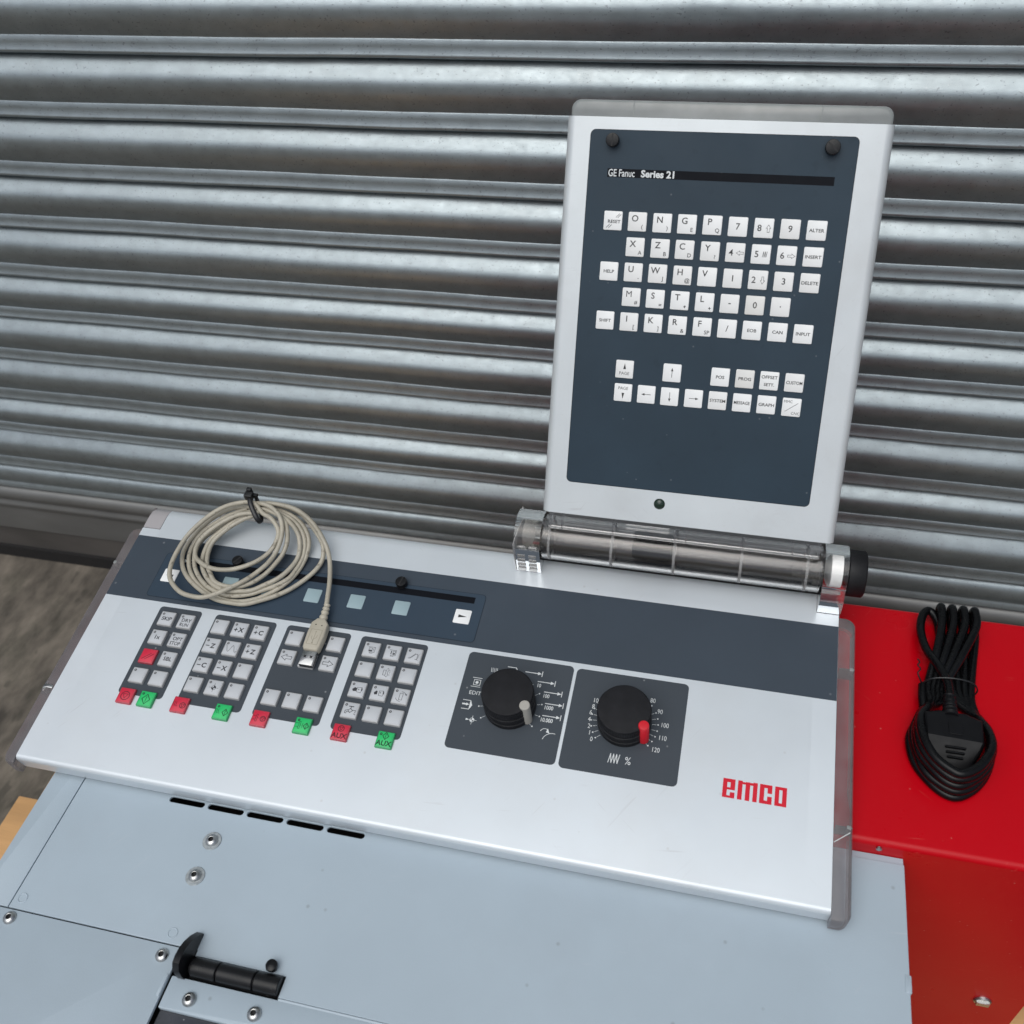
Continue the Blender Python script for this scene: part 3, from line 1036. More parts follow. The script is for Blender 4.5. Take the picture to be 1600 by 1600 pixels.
# ---- soft key insert
b = MB()
b.rr(2.3, 314.4, -9.8, 38.6, 3.5, -0.1, 0.42, 0.0, 0, n=6)
ins = cpart(b, 'softkey_sheet', [INSERT], 0)
b = MB()
b.line(rrect(2.3, 314.4, -9.8, 38.6, 3.5, 6), 0.5, 0.40, 0, True)
b.build('sheet_edge', STRIPE, ins, off=CO, smooth=0)
b = MB()
b.box(18.0, 305.5, 28.4, 34.8, 0.3, 0.5, 0)
b.text('EMCO', 19.5, 31.6, 6.0, 0.56, 1, 'l', bold=0.02)
b.build('label_stripe', [STRIPE, WPRINT], ins, off=CO, smooth=0)
for u, kind in [(15.9, 'l'), (76.6, 's'), (117.6, 's'), (158.9, 's'), (200.4, 's'), (242.4, 's'), (298.6, 'r')]:
    p = MB()
    p.rr(-7.2, 7.2, -7.0, 7.0, 1.0, 0.4, 1.1, 0.3, 0, 0, 3, bottom=False)
    if kind == 'l':
        p.poly([(3.4, 1.2), (3.4, -1.2), (-4.0, 0)], 1.16, 1)
    if kind == 'r':
        p.poly([(-3.6, 1.5), (-3.6, -1.5), (4.2, 0)], 1.16, 1)
    o = p.build('softkey', [KEYW if kind != 's' else PALEKEY, KINK], ins)
    o.location = ((u - CO[0]) * S, (13.8 - CO[1]) * S, -CO[2] * S)
    if kind != 's':
        o['label'] = 'white key with a black triangle'


def slot_screw(parent, x, y, z, ang, R_=5.2, off=(0, 0, 0)):
    b = MB()
    b.lathe((0, 0, 0), 'z', [(R_ * 0.72, -0.2), (R_ * 0.72, 1.6), (R_ * 0.98, 1.8), (R_, 2.4), (R_ * 0.95, 2.8), (R_ * 0.95, 3.2), (R_, 3.6), (R_, 6.4), (R_ * 0.93, 6.9), (R_ * 0.85, 7.0)], 36)
    c, s = math.cos(math.radians(ang)), math.sin(math.radians(ang))
    n0, n1 = len(b.v), 0
    b.box(-R_ * 0.9, R_ * 0.9, -0.5, 0.5, 6.9, 7.05, 1)
    b.v = b.v[:n0] + [(x_ * c - y_ * s, x_ * s + y_ * c, z_) for x_, y_, z_ in b.v[n0:]]
    o = b.build('slotted_screw', [BLACKP, INTERIOR], parent)
    o.location = ((x - off[0]) * S, (y - off[1]) * S, (z - off[2]) * S)
    return o


slot_screw(con, 236.5, 37.5, 0.4, 80, 5.2, CO)
slot_screw(con, 77.0, 36.5, 0.4, 60, 5.2, CO)

# ---- dials
DU, DV = (358.5, 451.2), (-62.0, -60.8)


def ring_pt(cx, cy, r, a):
    return (cx + r * math.cos(math.radians(a)), cy + r * math.sin(math.radians(a)))


b = MB()
b.rr(313.8, 403.6, -106.0, -18.2, 4.0, -0.1, 0.18, 0, n=6)
Z = 0.24
cx, cy = DU[0], DV[0]
for a in (-169.4, -145.6, 34.4, 11.9, -11.9, -35.0, 57, 80, 103, 126, 150, 168.5):
    q = ring_pt(cx, cy, 25.7, a)
    b.disc(q[0], q[1], 0.62, Z, 1)
    b.line([ring_pt(cx, cy, 22.0, a), ring_pt(cx, cy, 24.3, a)], 0.3, Z, 1)


def feed_arrow(b, x0, x1, y, z):
    b.line([(x0, y), (x1 - 2.2, y)], 0.7, z, 1)
    b.poly([(x1 - 3.6, y + 1.5), (x1 - 0.4, y), (x1 - 3.6, y - 1.5)], z + 0.02, 1)
    b.line([(x1, y + 2.2), (x1, y - 2.2)], 0.6, z + 0.01, 1)


feed_arrow(b, 364.5, 378.5, -29.6, Z)
feed_arrow(b, 376.4, 390.6, -36.7, Z)
feed_arrow(b, 383.4, 397.8, -45.2, Z)
feed_arrow(b, 386.2, 400.8, -55.2, Z)
feed_arrow(b, 386.2, 400.8, -66.0, Z)
b.text('10', 376.6, -40.2, 4.6, Z, 1, 'l', 0.8, 0.02)
b.text('100', 383.4, -48.6, 4.6, Z, 1, 'l', 0.8, 0.02)
b.text('1000', 386.4, -58.7, 4.8, Z, 1, 'l', 0.8, 0.02)
b.text('10.000', 385.4, -69.6, 4.8, Z, 1, 'l', 0.8, 0.02)
b.text('EDIT', 327.4, -55.6, 4.9, Z, 1, 'c', 1.0, 0.0)
b.line(arc(390.5, -80.5, 3.6, 160, 40, 6), 0.45, Z, 1)
b.poly([(392.6, -76.4), (394.6, -80.6), (391.6, -79.8)], Z + .02, 1)
b.line(arc(397.6, -88.0, 8.0, 165, 80, 6), 0.45, Z, 1)
# program block symbols
b.line([(319.4, -63.0), (325.6, -63.0), (327.4, -67.0), (325.6, -70.8), (319.4, -70.8)], 0.5, Z, 1)
b.poly([(325.4, -63.2), (327.8, -67.0), (325.4, -70.6)], Z + .02, 1)
b.line([(319.8, -66.6), (323.0, -66.6)], 1.3, Z, 1)
b.poly([(322.6, -65.2), (325.0, -66.6), (322.6, -68.0)], Z + .03, 1)
b.line([(322.4, -41.8), (330.0, -41.8)], 0.45, Z, 1)
b.line([(322.4, -50.0), (330.0, -50.0)], 0.45, Z, 1)
b.line([(324.0, -43.6), (329.4, -43.6), (329.4, -48.4), (324.0, -48.4)], 0.45, Z, 1, True)
b.disc(326.6, -46.0, 1.3, Z + .02, 1)
ic_dash(b, 340.5, -32.6, 1.0, Z, 1)
ic_dash(b, 343.0, -32.6, 1.0, Z, 1)
b.line([(349.0, -27.4), (356.0, -27.4), (358.2, -31.0)], 0.6, Z, 1)
ic_ref(b, 330.6, -79.6, 0.95, Z, 1)
b.poly([(325.4, -78.6), (328.2, -79.6), (325.4, -80.6)], Z + .04, 1)
cpart(b, 'mode_dial_panel', [KPANEL, WPRINT], 0)

b = MB()
b.rr(406.2, 497.6, -106.8, -19.2, 4.0, -0.1, 0.18, 0, n=6)
cx, cy = DU[1], DV[1]
la = [(-140.6, '0', 427.9, -79.2), (-151.6, '1', 425.6, -73.9), (-163.5, '2', 424.2, -68.4), (-174.9, '4', 423.4, -62.6), (174.1, '6', 423.6, -56.6),
      (162.5, '8', 424.8, -51.2), (150.5, '10', 426.2, -45.6), (138.1, '', 430.0, -38.0), (43, '80', 470.8, -38.2), (27.8, '90', 477.6, -46.9),
      (5.0, '100', 483.0, -58.0), (-17.6, '110', 482.6, -69.0), (-38.3, '120', 478.6, -79.6)]
for a, s, x, y in la:
    q = ring_pt(cx, cy, 26.4, a)
    b.disc(q[0], q[1], 0.62, Z, 1)
    b.line([ring_pt(cx, cy, 22.0, a), ring_pt(cx, cy, 24.9, a)], 0.3, Z, 1)
    b.text(s, x, y, 5.6, Z, 1, 'c', 0.78, 0.0)
for a in (16.2, -6.6, -28.0):
    q = ring_pt(cx, cy, 26.4, a)
    b.disc(q[0], q[1], 0.62, Z, 1)
    b.line([ring_pt(cx, cy, 22.0, a), ring_pt(cx, cy, 24.9, a)], 0.3, Z, 1)
ic_zig(b, 448.3, -92.2, 1.9, Z, 1, 4, 0.6)
b.text('%', 458.6, -92.4, 9.0, Z, 1, 'c', 0.8)
cpart(b, 'feed_dial_panel', [KPANEL, WPRINT], 0)

for i in (0, 1):
    b = MB()
    R_, H = 21.0, (24.6 if i == 0 else 23.6)
    pr = [(R_ - 0.8, 0.2), (R_ + 0.2, 0.6), (R_ + 0.3, 5.6), (R_ - 0.5, 6.1), (R_ - 0.5, 6.7), (R_ + 0.2, 7.2), (R_ + 0.2, 13.4), (R_ - 0.6, 13.9), (R_ - 0.6, 14.5), (R_ + 0.1, 15.0)]
    b.lathe((0, 0, 0), 'z', pr, 72)
    # knurled upper ring
    n = 144
    vs, fs = [], []
    for k in range(n):
        rr_ = R_ + (0.12 if k % 2 else -0.22)
        a = 2 * math.pi * k / n
        vs += [(rr_ * math.cos(a), rr_ * math.sin(a), 15.0), (rr_ * math.cos(a), rr_ * math.sin(a), H - 1.2)]
    for k in range(n):
        j = (k + 1) % n
        fs.append((2 * k, 2 * j, 2 * j + 1, 2 * k + 1))
    b.add(vs, fs)
    b.lathe((0, 0, 0), 'z', [(R_ - 0.2, H - 1.3), (R_ - 0.25, H - 0.7), (R_ - 0.7, H - 0.2), (R_ - 1.6, H), (0.05, H + 0.05)], 72, closed=False)
    kn = b.build('rotary_knob', RUBBER, con, smooth=35)
    kn.location = ((DU[i] - CO[0]) * S, (DV[i] - CO[1]) * S, (0.1 - CO[2]) * S)
    dx, dy = ((16.4, -10.2), (16.8, -12.0))[i]
    b = MB()
    b.lathe((dx, dy, 0), 'z', [(4.2, 1.2), (4.2, H + 1.4), (3.9, H + 1.8), (3.0, H + 1.9), (2.9, H + 1.75), (0.05, H + 1.75)] if i == 0 else
            [(4.2, 1.2), (4.2, H + 1.2), (3.8, H + 1.9), (2.6, H + 2.1), (0.05, H + 2.1)], 28, closed=False)
    b.build('pointer_peg', PEGG if i == 0 else PEGR, kn)

# ---- red maker's mark in blocky lettering
b = MB()
Zl = 0.12


def blk(x0, x1, y0, y1):
    b.add([(x0, y0, Zl), (x1, y0, Zl), (x1, y1, Zl), (x0, y1, Zl)], [(0, 1, 2, 3)])


X0, Y0, HH = 531.2, -107.9, 15.0
w = 9.0
# e
x = X0
blk(x, x + 3.2, Y0, Y0 + HH)
blk(x + 3.2, x + w, Y0 + HH - 2.8, Y0 + HH)
blk(x + 5.6, x + w, Y0 + 6.4, Y0 + HH - 2.8)
blk(x + 3.2, x + 5.6, Y0 + 6.4, Y0 + 8.2)
blk(x + 3.2, x + w, Y0, Y0 + 1.8)
blk(x + 5.6, x + w, Y0 + 1.8, Y0 + 4.6)
# m
x = X0 + 11.0
blk(x, x + 3.3, Y0, Y0 + HH)
blk(x + 3.3, x + 5.6, Y0 + HH - 2.6, Y0 + HH - 0.8)
blk(x + 5.6, x + 8.9, Y0, Y0 + HH - 0.4)
blk(x + 8.9, x + 11.1, Y0 + HH - 2.6, Y0 + HH - 0.6)
blk(x + 11.1, x + 14.3, Y0, Y0 + HH)
# c
x = X0 + 27.0
blk(x, x + 3.3, Y0, Y0 + HH)
blk(x + 3.3, x + w, Y0 + HH - 2.6, Y0 + HH)
blk(x + 5.7, x + w, Y0 + HH - 6.6, Y0 + HH - 2.6)
blk(x + 3.3, x + w, Y0, Y0 + 2.6)
blk(x + 5.7, x + w, Y0 + 2.6, Y0 + 6.0)
# o
x = X0 + 38.0
blk(x, x + 3.1, Y0, Y0 + HH)
blk(x + 5.4, x + 8.6, Y0, Y0 + HH)
blk(x + 3.1, x + 5.4, Y0 + HH - 2.4, Y0 + HH)
blk(x + 3.1, x + 5.4, Y0, Y0 + 2.4)
cpart(b, 'red_logo', LOGO, 0)

# ---- clear hinge between deck and flap
HV, HW = 93.0, 24.0
b = MB()
b.lathe((0, HV, HW), 'x', [(19.6, 358.4), (19.6, 592.0)], 56, 0, closed=False)
b.lathe((0, HV, HW), 'x', [(16.6, 592.0), (16.6, 358.4)], 56, 0, closed=False)
b.lathe((0, HV, HW), 'x', [(16.6, 358.4), (19.6, 358.4)], 56, 0, closed=False)
b.lathe((0, HV, HW), 'x', [(19.6, 592.0), (16.6, 592.0)], 56, 0, closed=False)
tube = cpart(b, 'hinge_tube', ACRYLT, 35)
b = MB()
for u in (364.5, 419.0, 472.2, 527.4, 580.4):
    b = MB()
    b.lathe((0, HV, HW), 'x', [(18.4, u - 1.1), (19.85, u - 1.1), (19.85, u - 0.5), (19.66, u - 0.4), (19.66, u + 0.4), (19.85, u + 0.5), (19.85, u + 1.1), (18.4, u + 1.1)], 40, 0, closed=False)
    b.build('rib', RIBM, tube, off=CO, smooth=40)
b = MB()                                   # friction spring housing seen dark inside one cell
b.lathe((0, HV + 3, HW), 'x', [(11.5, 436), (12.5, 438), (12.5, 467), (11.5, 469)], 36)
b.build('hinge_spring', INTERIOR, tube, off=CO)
b = MB()
b.lathe((0, HV, HW), 'x', [(9, 570), (9, 586), (13.5, 586.5), (13.5, 591)], 36)
b.lathe((0, HV, HW), 'x', [(9, 358.6), (9, 364)], 36)
b.build('hinge_bush', CLEARB, tube, off=CO)
# web rising from the tube to the flap, in the flap's plane
TH = math.radians(52.854)
FO = (400.14, 232.02, 256.36)


def fl2deck(x, y, w_):
    return (FO[0] + x, FO[1] + y * math.cos(TH) - w_ * math.sin(TH), FO[2] + y * math.sin(TH) + w_ * math.cos(TH))


def flbox(b, x0, x1, y0, y1, w0, w1, mi=0):
    vs = [fl2deck(x, y, w_) for w_ in (w0, w1) for y in (y0, y1) for x in (x0, x1)]
    b.add(vs, [(0, 2, 3, 1), (4, 5, 7, 6), (0, 1, 5, 4), (2, 6, 7, 3), (0, 4, 6, 2), (1, 3, 7, 5)], mi)


b = MB()
flbox(b, -36.5, 188.0, -254.0, -237.2, -11.5, -9.0)
flbox(b, -36.5, 188.0, -254.5, -252.8, -11.7, -8.2)
for x in (-36, -25.5, 18.5, 71, 80, 126.5, 166, 176, 187):
    flbox(b, x, x + 1.1, -254.2, -237.4, -20, -8.7)
flbox(b, 30, 66, -248.2, -247.2, -12, -8.4)
flbox(b, 30, 66, -245.0, -244.2, -12, -8.4)
cpart(b, 'hinge_web', ACRYL, 0)


def bracket(u0, u1, name, ladder):
    b = MB()
    pr = arc(HV, HW, 22.2, 178, -60, 22)
    pr = [(p[0], p[1]) for p in pr]
    vf = 69.2 if ladder else 65.9
    pr = pr + [(HV + 10, 0.4), (vf + 0.2, 0.4 if ladder else -6.0), (vf, 6.0), (vf + 0.6, 16.0)]
    b.extr(pr, u0, u1, 0)
    o = cpart(b, name, ACRYL, 40)
    q = MB()
    if ladder:
        # the moulded cells that catch the light
        for uu in (u0 + 3.0, u0 + 13.0):
            for k, (vv, ww) in enumerate([(67.9, 3.0), (68.4, 8.5), (69.2, 14.5), (70.2, 20.0), (72.4, 27.0)]):
                q.rr(uu, uu + 7.0, vv, vv + 2.2, 0.5, ww, ww + 3.6, 0.5)
        q.box(u0 + 0.4, u0 + 1.4, 69, 112, 1, 38)
    else:
        q.box(u0 + 2, u1 - 2, 70.5, 71.5, 3, 15)
    q.build('moulded_rib', RIBM, o, off=CO)
    return o


bL = bracket(334.0, 357.2, 'left_hinge_bracket', True)
bR = bracket(593.6, 612.4, 'right_hinge_bracket', False)
b = MB()
b.lathe((0, HV, HW), 'x', [(20.2, 599.5), (20.2, 608.5), (18.0, 608.6)], 44, 0)
b.build('white_ring', MILK, bR, off=CO, smooth=40)
b = MB()
b.lathe((0, HV, HW), 'x', [(20.0, 341), (20.0, 352)], 44, 0)
b.build('milky_ring', CLEARB, bL, off=CO, smooth=40)
# knurled black clamp knob
b = MB()
n = 120
vs, fs = [], []
us = [613.0, 613.8, 626.2, 627.4]
for ui, u in enumerate(us):
    for k in range(n):
        a = 2 * math.pi * k / n
        r = 19.2 + (0.28 if k % 2 else -0.1) if ui in (1, 2) else 18.2
        vs.append((u, HV + r * math.cos(a), HW + r * math.sin(a)))
for ui in range(3):
    for k in range(n):
        j = (k + 1) % n
        fs.append((ui * n + k, ui * n + j, (ui + 1) * n + j, (ui + 1) * n + k))
fs.append(tuple(reversed(range(n))))
fs.append(tuple(3 * n + k for k in range(n)))
b.add(vs, fs)
cpart(b, 'clamp_knob', KNURL, 50)

# ---- raised keyboard flap
b = MB()
r = 6.5
prof = [(-40.8, -18.0), (-41.0, -6.0)] + arc(-41.0 + r - 0.2, -r - 1.2 + 0.0, r, 180, 90, 6)[1:] + arc(197.0 - r, -r - 1.2, r, 90, 0, 6) + [(197.0, -19.0), (195.0, -19.0)]
prof = [(x_, min(w_, -1.2)) for x_, w_ in prof]
b.extr(prof, -238.4, 75.0, axis='y')
# extr along y keeps (a, x, b)
flap = b.build('keyboard_flap', ALU2, con, smooth=35)
flap.location = [(FO[i] - CO[i]) * S for i in range(3)]
flap.rotation_euler = (TH, 0, 0)


def fpart(b, name, m, smooth=30):
    return b.build(name, m, flap, smooth=smooth)


b = MB()
vs, fs = [], []
out = [(-38.6, 75.3), (195.0, 75.3)] + arc(195.0 - 7, 87.3 - 7, 7, 0, 90, 6) + arc(-38.6 + 7, 87.3 - 7, 7, 90, 180, 6)
n = len(out)
for ins_, z in ((0.5, -19.5), (0, -18.5), (0, -5.0), (0.8, -3.2), (2.2, -2.2)):
    for x, y in out:
        xx = x + (ins_ if x < 78 else -ins_)
        yy = y - (ins_ if y > 76 else 0)
        vs.append((xx, yy, z))
for k in range(4):
    for i in range(n):
        j = (i + 1) % n
        fs.append((k * n + i, k * n + j, (k + 1) * n + j, (k + 1) * n + i))
fs.append(tuple(4 * n + i for i in range(n)))
b.add(vs, fs)
for x in (8.5, 145.0):
    b.box(x, x + 0.8, 76, 86.6, -17, -1.9)
fpart(b, 'top_end_cap', CAPT, 40)
b = MB()
b.rr(-22.0, 173.6, -210.2, 65.7, 4.0, -1.3, -0.75, 0.1, 0, n=6)
fpart(b, 'dark_front_sheet', FPANEL, 0)
b = MB()
b.line(rrect(-22.1, 173.7, -210.3, 65.8, 4.0, 6), 0.5, -1.12, 0, True)
fpart(b, 'sheet_edge', STRIPE, 0)
b = MB()
b.box(-7.2, 160.0, 31.8, 38.0, -0.8, -0.70, 0)
b.text('GE Fanuc', -6.4, 35.0, 7.4, -0.64, 1, 'l', 0.72, 0.012)
b.text('Series 21', 18.6, 35.0, 7.0, -0.64, 1, 'l', 1.02, 0.035)
fpart(b, 'title_stripe', [STRIPE, WPRINT], 0)
b = MB()
b.lathe((56.4, -221.3, -1.2), 'z', [(4.6, 0.0), (4.5, 0.35), (3.9, 0.2), (3.6, 0.6), (2.2, 1.3), (0.05, 1.6)], 28, closed=False)
fpart(b, 'indicator_lamp', LED)
slot_screw(flap, -4.4, 58.0, -0.8, 88, 5.0)
slot_screw(flap, 155.6, 58.0, -0.8, -42, 5.4)

K = 7.1
ink_r = 0.10


def flap_key(x, y, big=None, small=None, word=None, word2=None, icon=None, worn=False, dx=0.0, dy=0.0):
    p = MB()
    p.rr(-K, K, -K, K, 0.9, -0.8, 0.0, 0.35, 0, 0, 3, bottom=False)
    z = 0.06
    if big:
        p.text(big, -1.9 + dx, 2.4 + dy, 6.6, z, 1, bold=0.0 if big == 'M' else 0.012)
    if small:
        if small in '.-=*+':
            p.text(small, 4.2, -4.4, 4.2, z, 1, bold=0.02)
        else:
            p.text(small, 3.9, -4.0, 4.2, z, 1, bold=0.01)
    if word:
        vs_, _ = text_geo(word, 0.018)
        wd = (max(v_[0] for v_ in vs_) - min(v_[0] for v_ in vs_)) * 3.4
        p.text(word, dx, dy, 3.4, z, 1, 'c', min(1.1, 12.2 / wd), 0.018)
    if word2:
        p.text(word2, 0.2, -3.0, 3.2, z, 1, 'c', 1.05, 0.018)
    if icon:
        icon(p, z)
    o = p.build('key', [KEYY if worn else (KEYM if (big and big in 'OHCYW12349.-') or rng.random() < 0.12 else KEYW), KINK], flap)
    o.location = ((x + rng.uniform(-.15, .15)) * S, (y + rng.uniform(-.15, .15)) * S, rng.uniform(0, 0.1) * S)
    return o


def ic_reset(p, z):
    p.line([(2.2, 2.6), (4.8, 5.2)], 0.35, z, 1)
    p.line([(3.6, 2.4), (6.0, 4.8)], 0.35, z, 1)
    p.line([(-4.8, -5.2), (-2.2, -2.6)], 0.35, z, 1)
    p.line([(-3.2, -5.4), (-0.8, -3.0)], 0.35, z, 1)


PX = 19.0
rows = [
    [('RESET',), ('O', '('), ('N', ')'), ('G', 'E'), ('P', 'Q'), '7', ('8', 90), '9', ('ALTER',)],
    [None, ('X', 'A'), ('Z', 'B'), ('C', 'D'), ('Y', '?'), ('4', 180), ('5', 'z'), ('6', 0), ('INSERT',)],
    [('HELP',), ('U', '.'), ('W', 'J'), ('H', '@'), ('V', ''), '1', ('2', -90), '3', ('DELETE',)],
    [None, ('M', '#'), ('S', '='), ('T', '*'), ('L', '+'), '-', '0', '.', None],
    [('SHIFT',), ('I', '['), ('K', ']'), ('R', '&'), ('F', 'SP'), '/', ('EOB',), ('CAN',), ('INPUT',)]]
for r_, row in enumerate(rows):
    for c_, e in enumerate(row):
        if e is None:
            continue
        x, y = PX * c_, -19.0 * r_
        if isinstance(e, str):
            flap_key(x, y, big=e, worn=(e == '0'), dx=1.9, dy=-2.2)
        elif len(e) == 1:
            if e[0] == 'RESET':
                flap_key(x, y, word='RESET', icon=ic_reset, dx=1.0, dy=-0.6)
            else:
                flap_key(x, y, word=e[0])
        elif isinstance(e[1], int):
            a = e[1]
            flap_key(x, y, big=e[0], dx=-1.3, dy=-2.4, icon=(lambda p, z, a=a: ic_arrow(p, 3.4, -0.2, 0.75, z, 1, a, 0.28)))
        elif e[1] == 'z':
            flap_key(x, y, big=e[0], dx=-1.3, dy=-2.4, icon=lambda p, z: ic_zig(p, 3.2, 0.0, 1.05, z, 1, 3, 0.35))
        else:
            flap_key(x, y, big=e[0], small=e[1] or None)
PB = 18.8
yA, yB = -113.4, -132.2


def tri(p, z, y, s):
    p.poly([(-1.1, y - 2.2 * s), (1.1, y - 2.2 * s), (0, y + 2.6 * s)], z, 1)


flap_key(PB * 1, yA, icon=lambda p, z: (tri(p, z, 2.3, 1), p.text('PAGE', 0, -3.2, 3.4, z, 1, 'c', 1.0)))
flap_key(PB * 3, yA, icon=lambda p, z: ic_thin(p, 0, 0, 1.0, z, 1, 90))
flap_key(PB * 5, yA, word='POS')
flap_key(PB * 6, yA, word='PROG', worn=True)
flap_key(PB * 7, yA, word='OFFSET', word2='SETT.', dy=2.8)
flap_key(PB * 8, yA, word='CUSTOM')
flap_key(PB * 1, yB, icon=lambda p, z: (tri(p, z, -2.4, -1), p.text('PAGE', 0, 3.6, 3.4, z, 1, 'c', 1.0)))
flap_key(PB * 2, yB, icon=lambda p, z: ic_thin(p, 0, 0, 1.0, z, 1, 180))
flap_key(PB * 3, yB, icon=lambda p, z: ic_thin(p, 0, 0, 1.0, z, 1, -90))
flap_key(PB * 4, yB, icon=lambda p, z: ic_thin(p, 0, 0, 1.0, z, 1, 0))
flap_key(PB * 5, yB, word='SYSTEM')
flap_key(PB * 6, yB, word='MESSAGE')
flap_key(PB * 7, yB, word='GRAPH')


def ic_mmc(p, z):
    p.text('MMC', -2.8, 4.4, 2.9, z, 1, 'c', 1.05)
    p.text('CNC', 3.4, -4.6, 2.9, z, 1, 'c', 1.05)
    p.line([(-4.6, -3.4), (4.6, 3.4)], 0.32, z, 1)


flap_key(PB * 8, yB, icon=ic_mmc)

# ------------------------------------------------------------------ coiled data cable lying on the console
CABLE = [(70.3, 87.1, 19.1), (54.2, 79, 16.1), (40.2, 68.9, 12.4), (29.7, 58.6, 7.8), (24.7, 43.9, 3), (29.3, 28.8, 2.8), (38.8, 15.6, 3.2), (51, 6.1, 2.7), (64.4, -1, 2.7), (80.6, -4.5, 2.8), (95.1, -4.2, 2.9), (109.4, 0.8, 3.1), (119.3, 8.2, 3.1), (127.4, 16.8, 2.9), (134.4, 28.6, 2.8), (138.1, 41.8, 3.1), (140, 54.9, 6.6), (138.2, 67, 11.3), (129.7, 78, 15.6), (117.5, 85.2, 17.9), (105.6, 88.7, 19.2), (90.4, 89.5, 20.1), (73.8, 83.2, 19.4), (60.6, 75, 16.7), (48.4, 65.8, 12.7), (36.8, 55.9, 9.3), (31.2, 43.8, 5.2), (36.8, 27.2, 5.3), (46.4, 15, 5.1), (59.1, 5.6, 5.3), (73.4, 0.5, 4.9), (87.9, -0.5, 4.8), (102.3, 3.6, 4.8), (112.7, 9.5, 5), (123.3, 16.2, 5.1), (132.1, 25.7, 4.9), (135.3, 36.6, 4.7), (137.6, 50.6, 6.7), (135.3, 64.5, 12.4), (126.4, 76.1, 16.9), (115.4, 82.6, 19.1), (102.1, 86.4, 20.8), (88.4, 87.1, 21), (76.3, 80.3, 21.3), (64.3, 72.6, 18.5), (54.7, 63.7, 15.1), (44.7, 52.9, 10.7), (42.6, 39.4, 8.3), (46.4, 25.8, 8.2), (55.1, 14.4, 8.2), (66.4, 6.2, 7.8), (79.4, 2.2, 8.1), (92.3, 3.1, 8.1), (104.2, 6.1, 8), (114.2, 13.7, 8), (124.3, 22.6, 8.2), (130.8, 33.6, 8.2), (134.2, 46.1, 8.7), (133.3, 58.3, 13.3), (127, 69.6, 17.3), (115.1, 78.7, 21), (102.8, 82.9, 22.6), (91.1, 84.4, 23.2), (73.7, 88.3, 20.3), (55, 84.8, 19.1), (40.2, 75.3, 15.4), (29.4, 64.1, 11), (21.6, 51.7, 6.2), (19.4, 38.4, 3.7), (24.7, 25.1, 3.8), (33.5, 14.7, 4), (45.9, 5.7, 4.1), (60.5, -1.7, 3.7), (73.6, -6.2, 3.9), (87.3, -7.3, 3.9), (101.2, -6.4, 3.7), (113.5, -1.1, 4.1), (124.5, 5.2, 3.9), (135.4, 13.5, 3.9), (144.2, 23.5, 4), (152.3, 36.1, 4.1), (155.8, 47.4, 4.5), (156, 56.2, 8.3), (152.2, 64.9, 11.8), (141.7, 75.7, 15.5), (129.1, 85.9, 19.3), (116.8, 91.2, 21.5), (100.9, 93.3, 22.2), (87.2, 92.8, 22.5), (81.7, 78.4, 22.2), (73.5, 74.1, 20.5), (60.4, 64.4, 17), (49.7, 52.7, 12.2), (46.7, 42.8, 9.3), (51, 27.6, 9.8), (58.5, 17.6, 9.5), (67, 8.9, 9.7), (78.1, 5.9, 9.4), (91.1, 7, 9.4), (101.9, 13, 9.4), (110.2, 23.1, 9.2), (115.5, 33.9, 9.8), (119, 46.6, 9.8), (120.9, 57.8, 14.5), (117.7, 69.8, 18.9), (111.6, 78.1, 22), (100, 82.9, 23.9), (89.2, 84.7, 24.9), (85.1, 78.8, 25.7), (69, 75.7, 24.3), (54.1, 66.6, 21.2), (42.2, 55.7, 17.3), (35.9, 46.7, 13.6), (36.6, 36.1, 13.1), (41.2, 28.5, 13.3), (52.5, 22.4, 12.7), (64.6, 19.9, 13.1), (77.6, 21.6, 12.7), (88.7, 26.3, 12.8), (99.1, 33.8, 12.8), (106.3, 43.6, 12.7), (110.8, 52.4, 15.6), (112.4, 62.1, 19.7), (108.2, 69.6, 22.3), (100.8, 75.4, 24.9), (91.5, 79.2, 26.2), (80.6, 86.8, 29.8), (66.6, 85.2, 29.4), (50.6, 79.1, 26.7), (36, 67, 22.1), (24.1, 51.1, 16.6), (20.1, 35.4, 14.1), (20.3, 18.8, 13.7), (24.8, 5.6, 13.8), (32.9, -3.3, 13.9), (43.6, -9.8, 14.2), (55.3, -12.1, 14.3), (66.3, -11, 13.7), (77.4, -5.4, 14.2), (86.7, 2.3, 13.9), (97.1, 11.6, 14.1), (104.3, 21.3, 13.7), (111.2, 32.6, 14.2), (114.1, 44.5, 14), (116.3, 56.9, 18.7), (114.6, 68.4, 22.7), (109.1, 78, 27), (99.7, 84.6, 28.7), (90, 87, 29.9), (80.7, 89.6, 25.6), (91.6, 90.6, 26.3), (105.4, 91, 26.2), (120.6, 88.6, 25.4), (134.6, 82.4, 23.3), (145.5, 74.5, 20), (155.3, 64.3, 16.4), (161.8, 55.3, 12.5), (167.2, 43.2, 9.1), (173, 25.4, 8.8), (177, 8, 8.7), (179.1, -0.6, 8.9)]
UO = (180, -30, 3)
usb = thing('usb_cable', 'dirty beige cable coiled in loops on the console, its plug lying on the keypad', 'cable', deck(*UO), AL)
b = MB()
b.tube(CABLE, 2.15, 10, 0, 5)
b.build('coiled_lead', BEIGE, usb, off=UO, smooth=60)
b = MB()
rel = [(179.2, 2.0, 9.0), (179.4, -1.5, 8.8), (179.5, -5.0, 8.2), (179.6, -9.5, 7.4), (179.6, -15.0, 7.0)]
b.tube(rel, 3.3, 16, 0, 6, rfun=lambda t: (0.78 + 0.3 * t + 0.13 * math.sin(t * 26)))
b.build('strain_relief', BEIGEP, usb, off=UO, smooth=50)
b = MB()
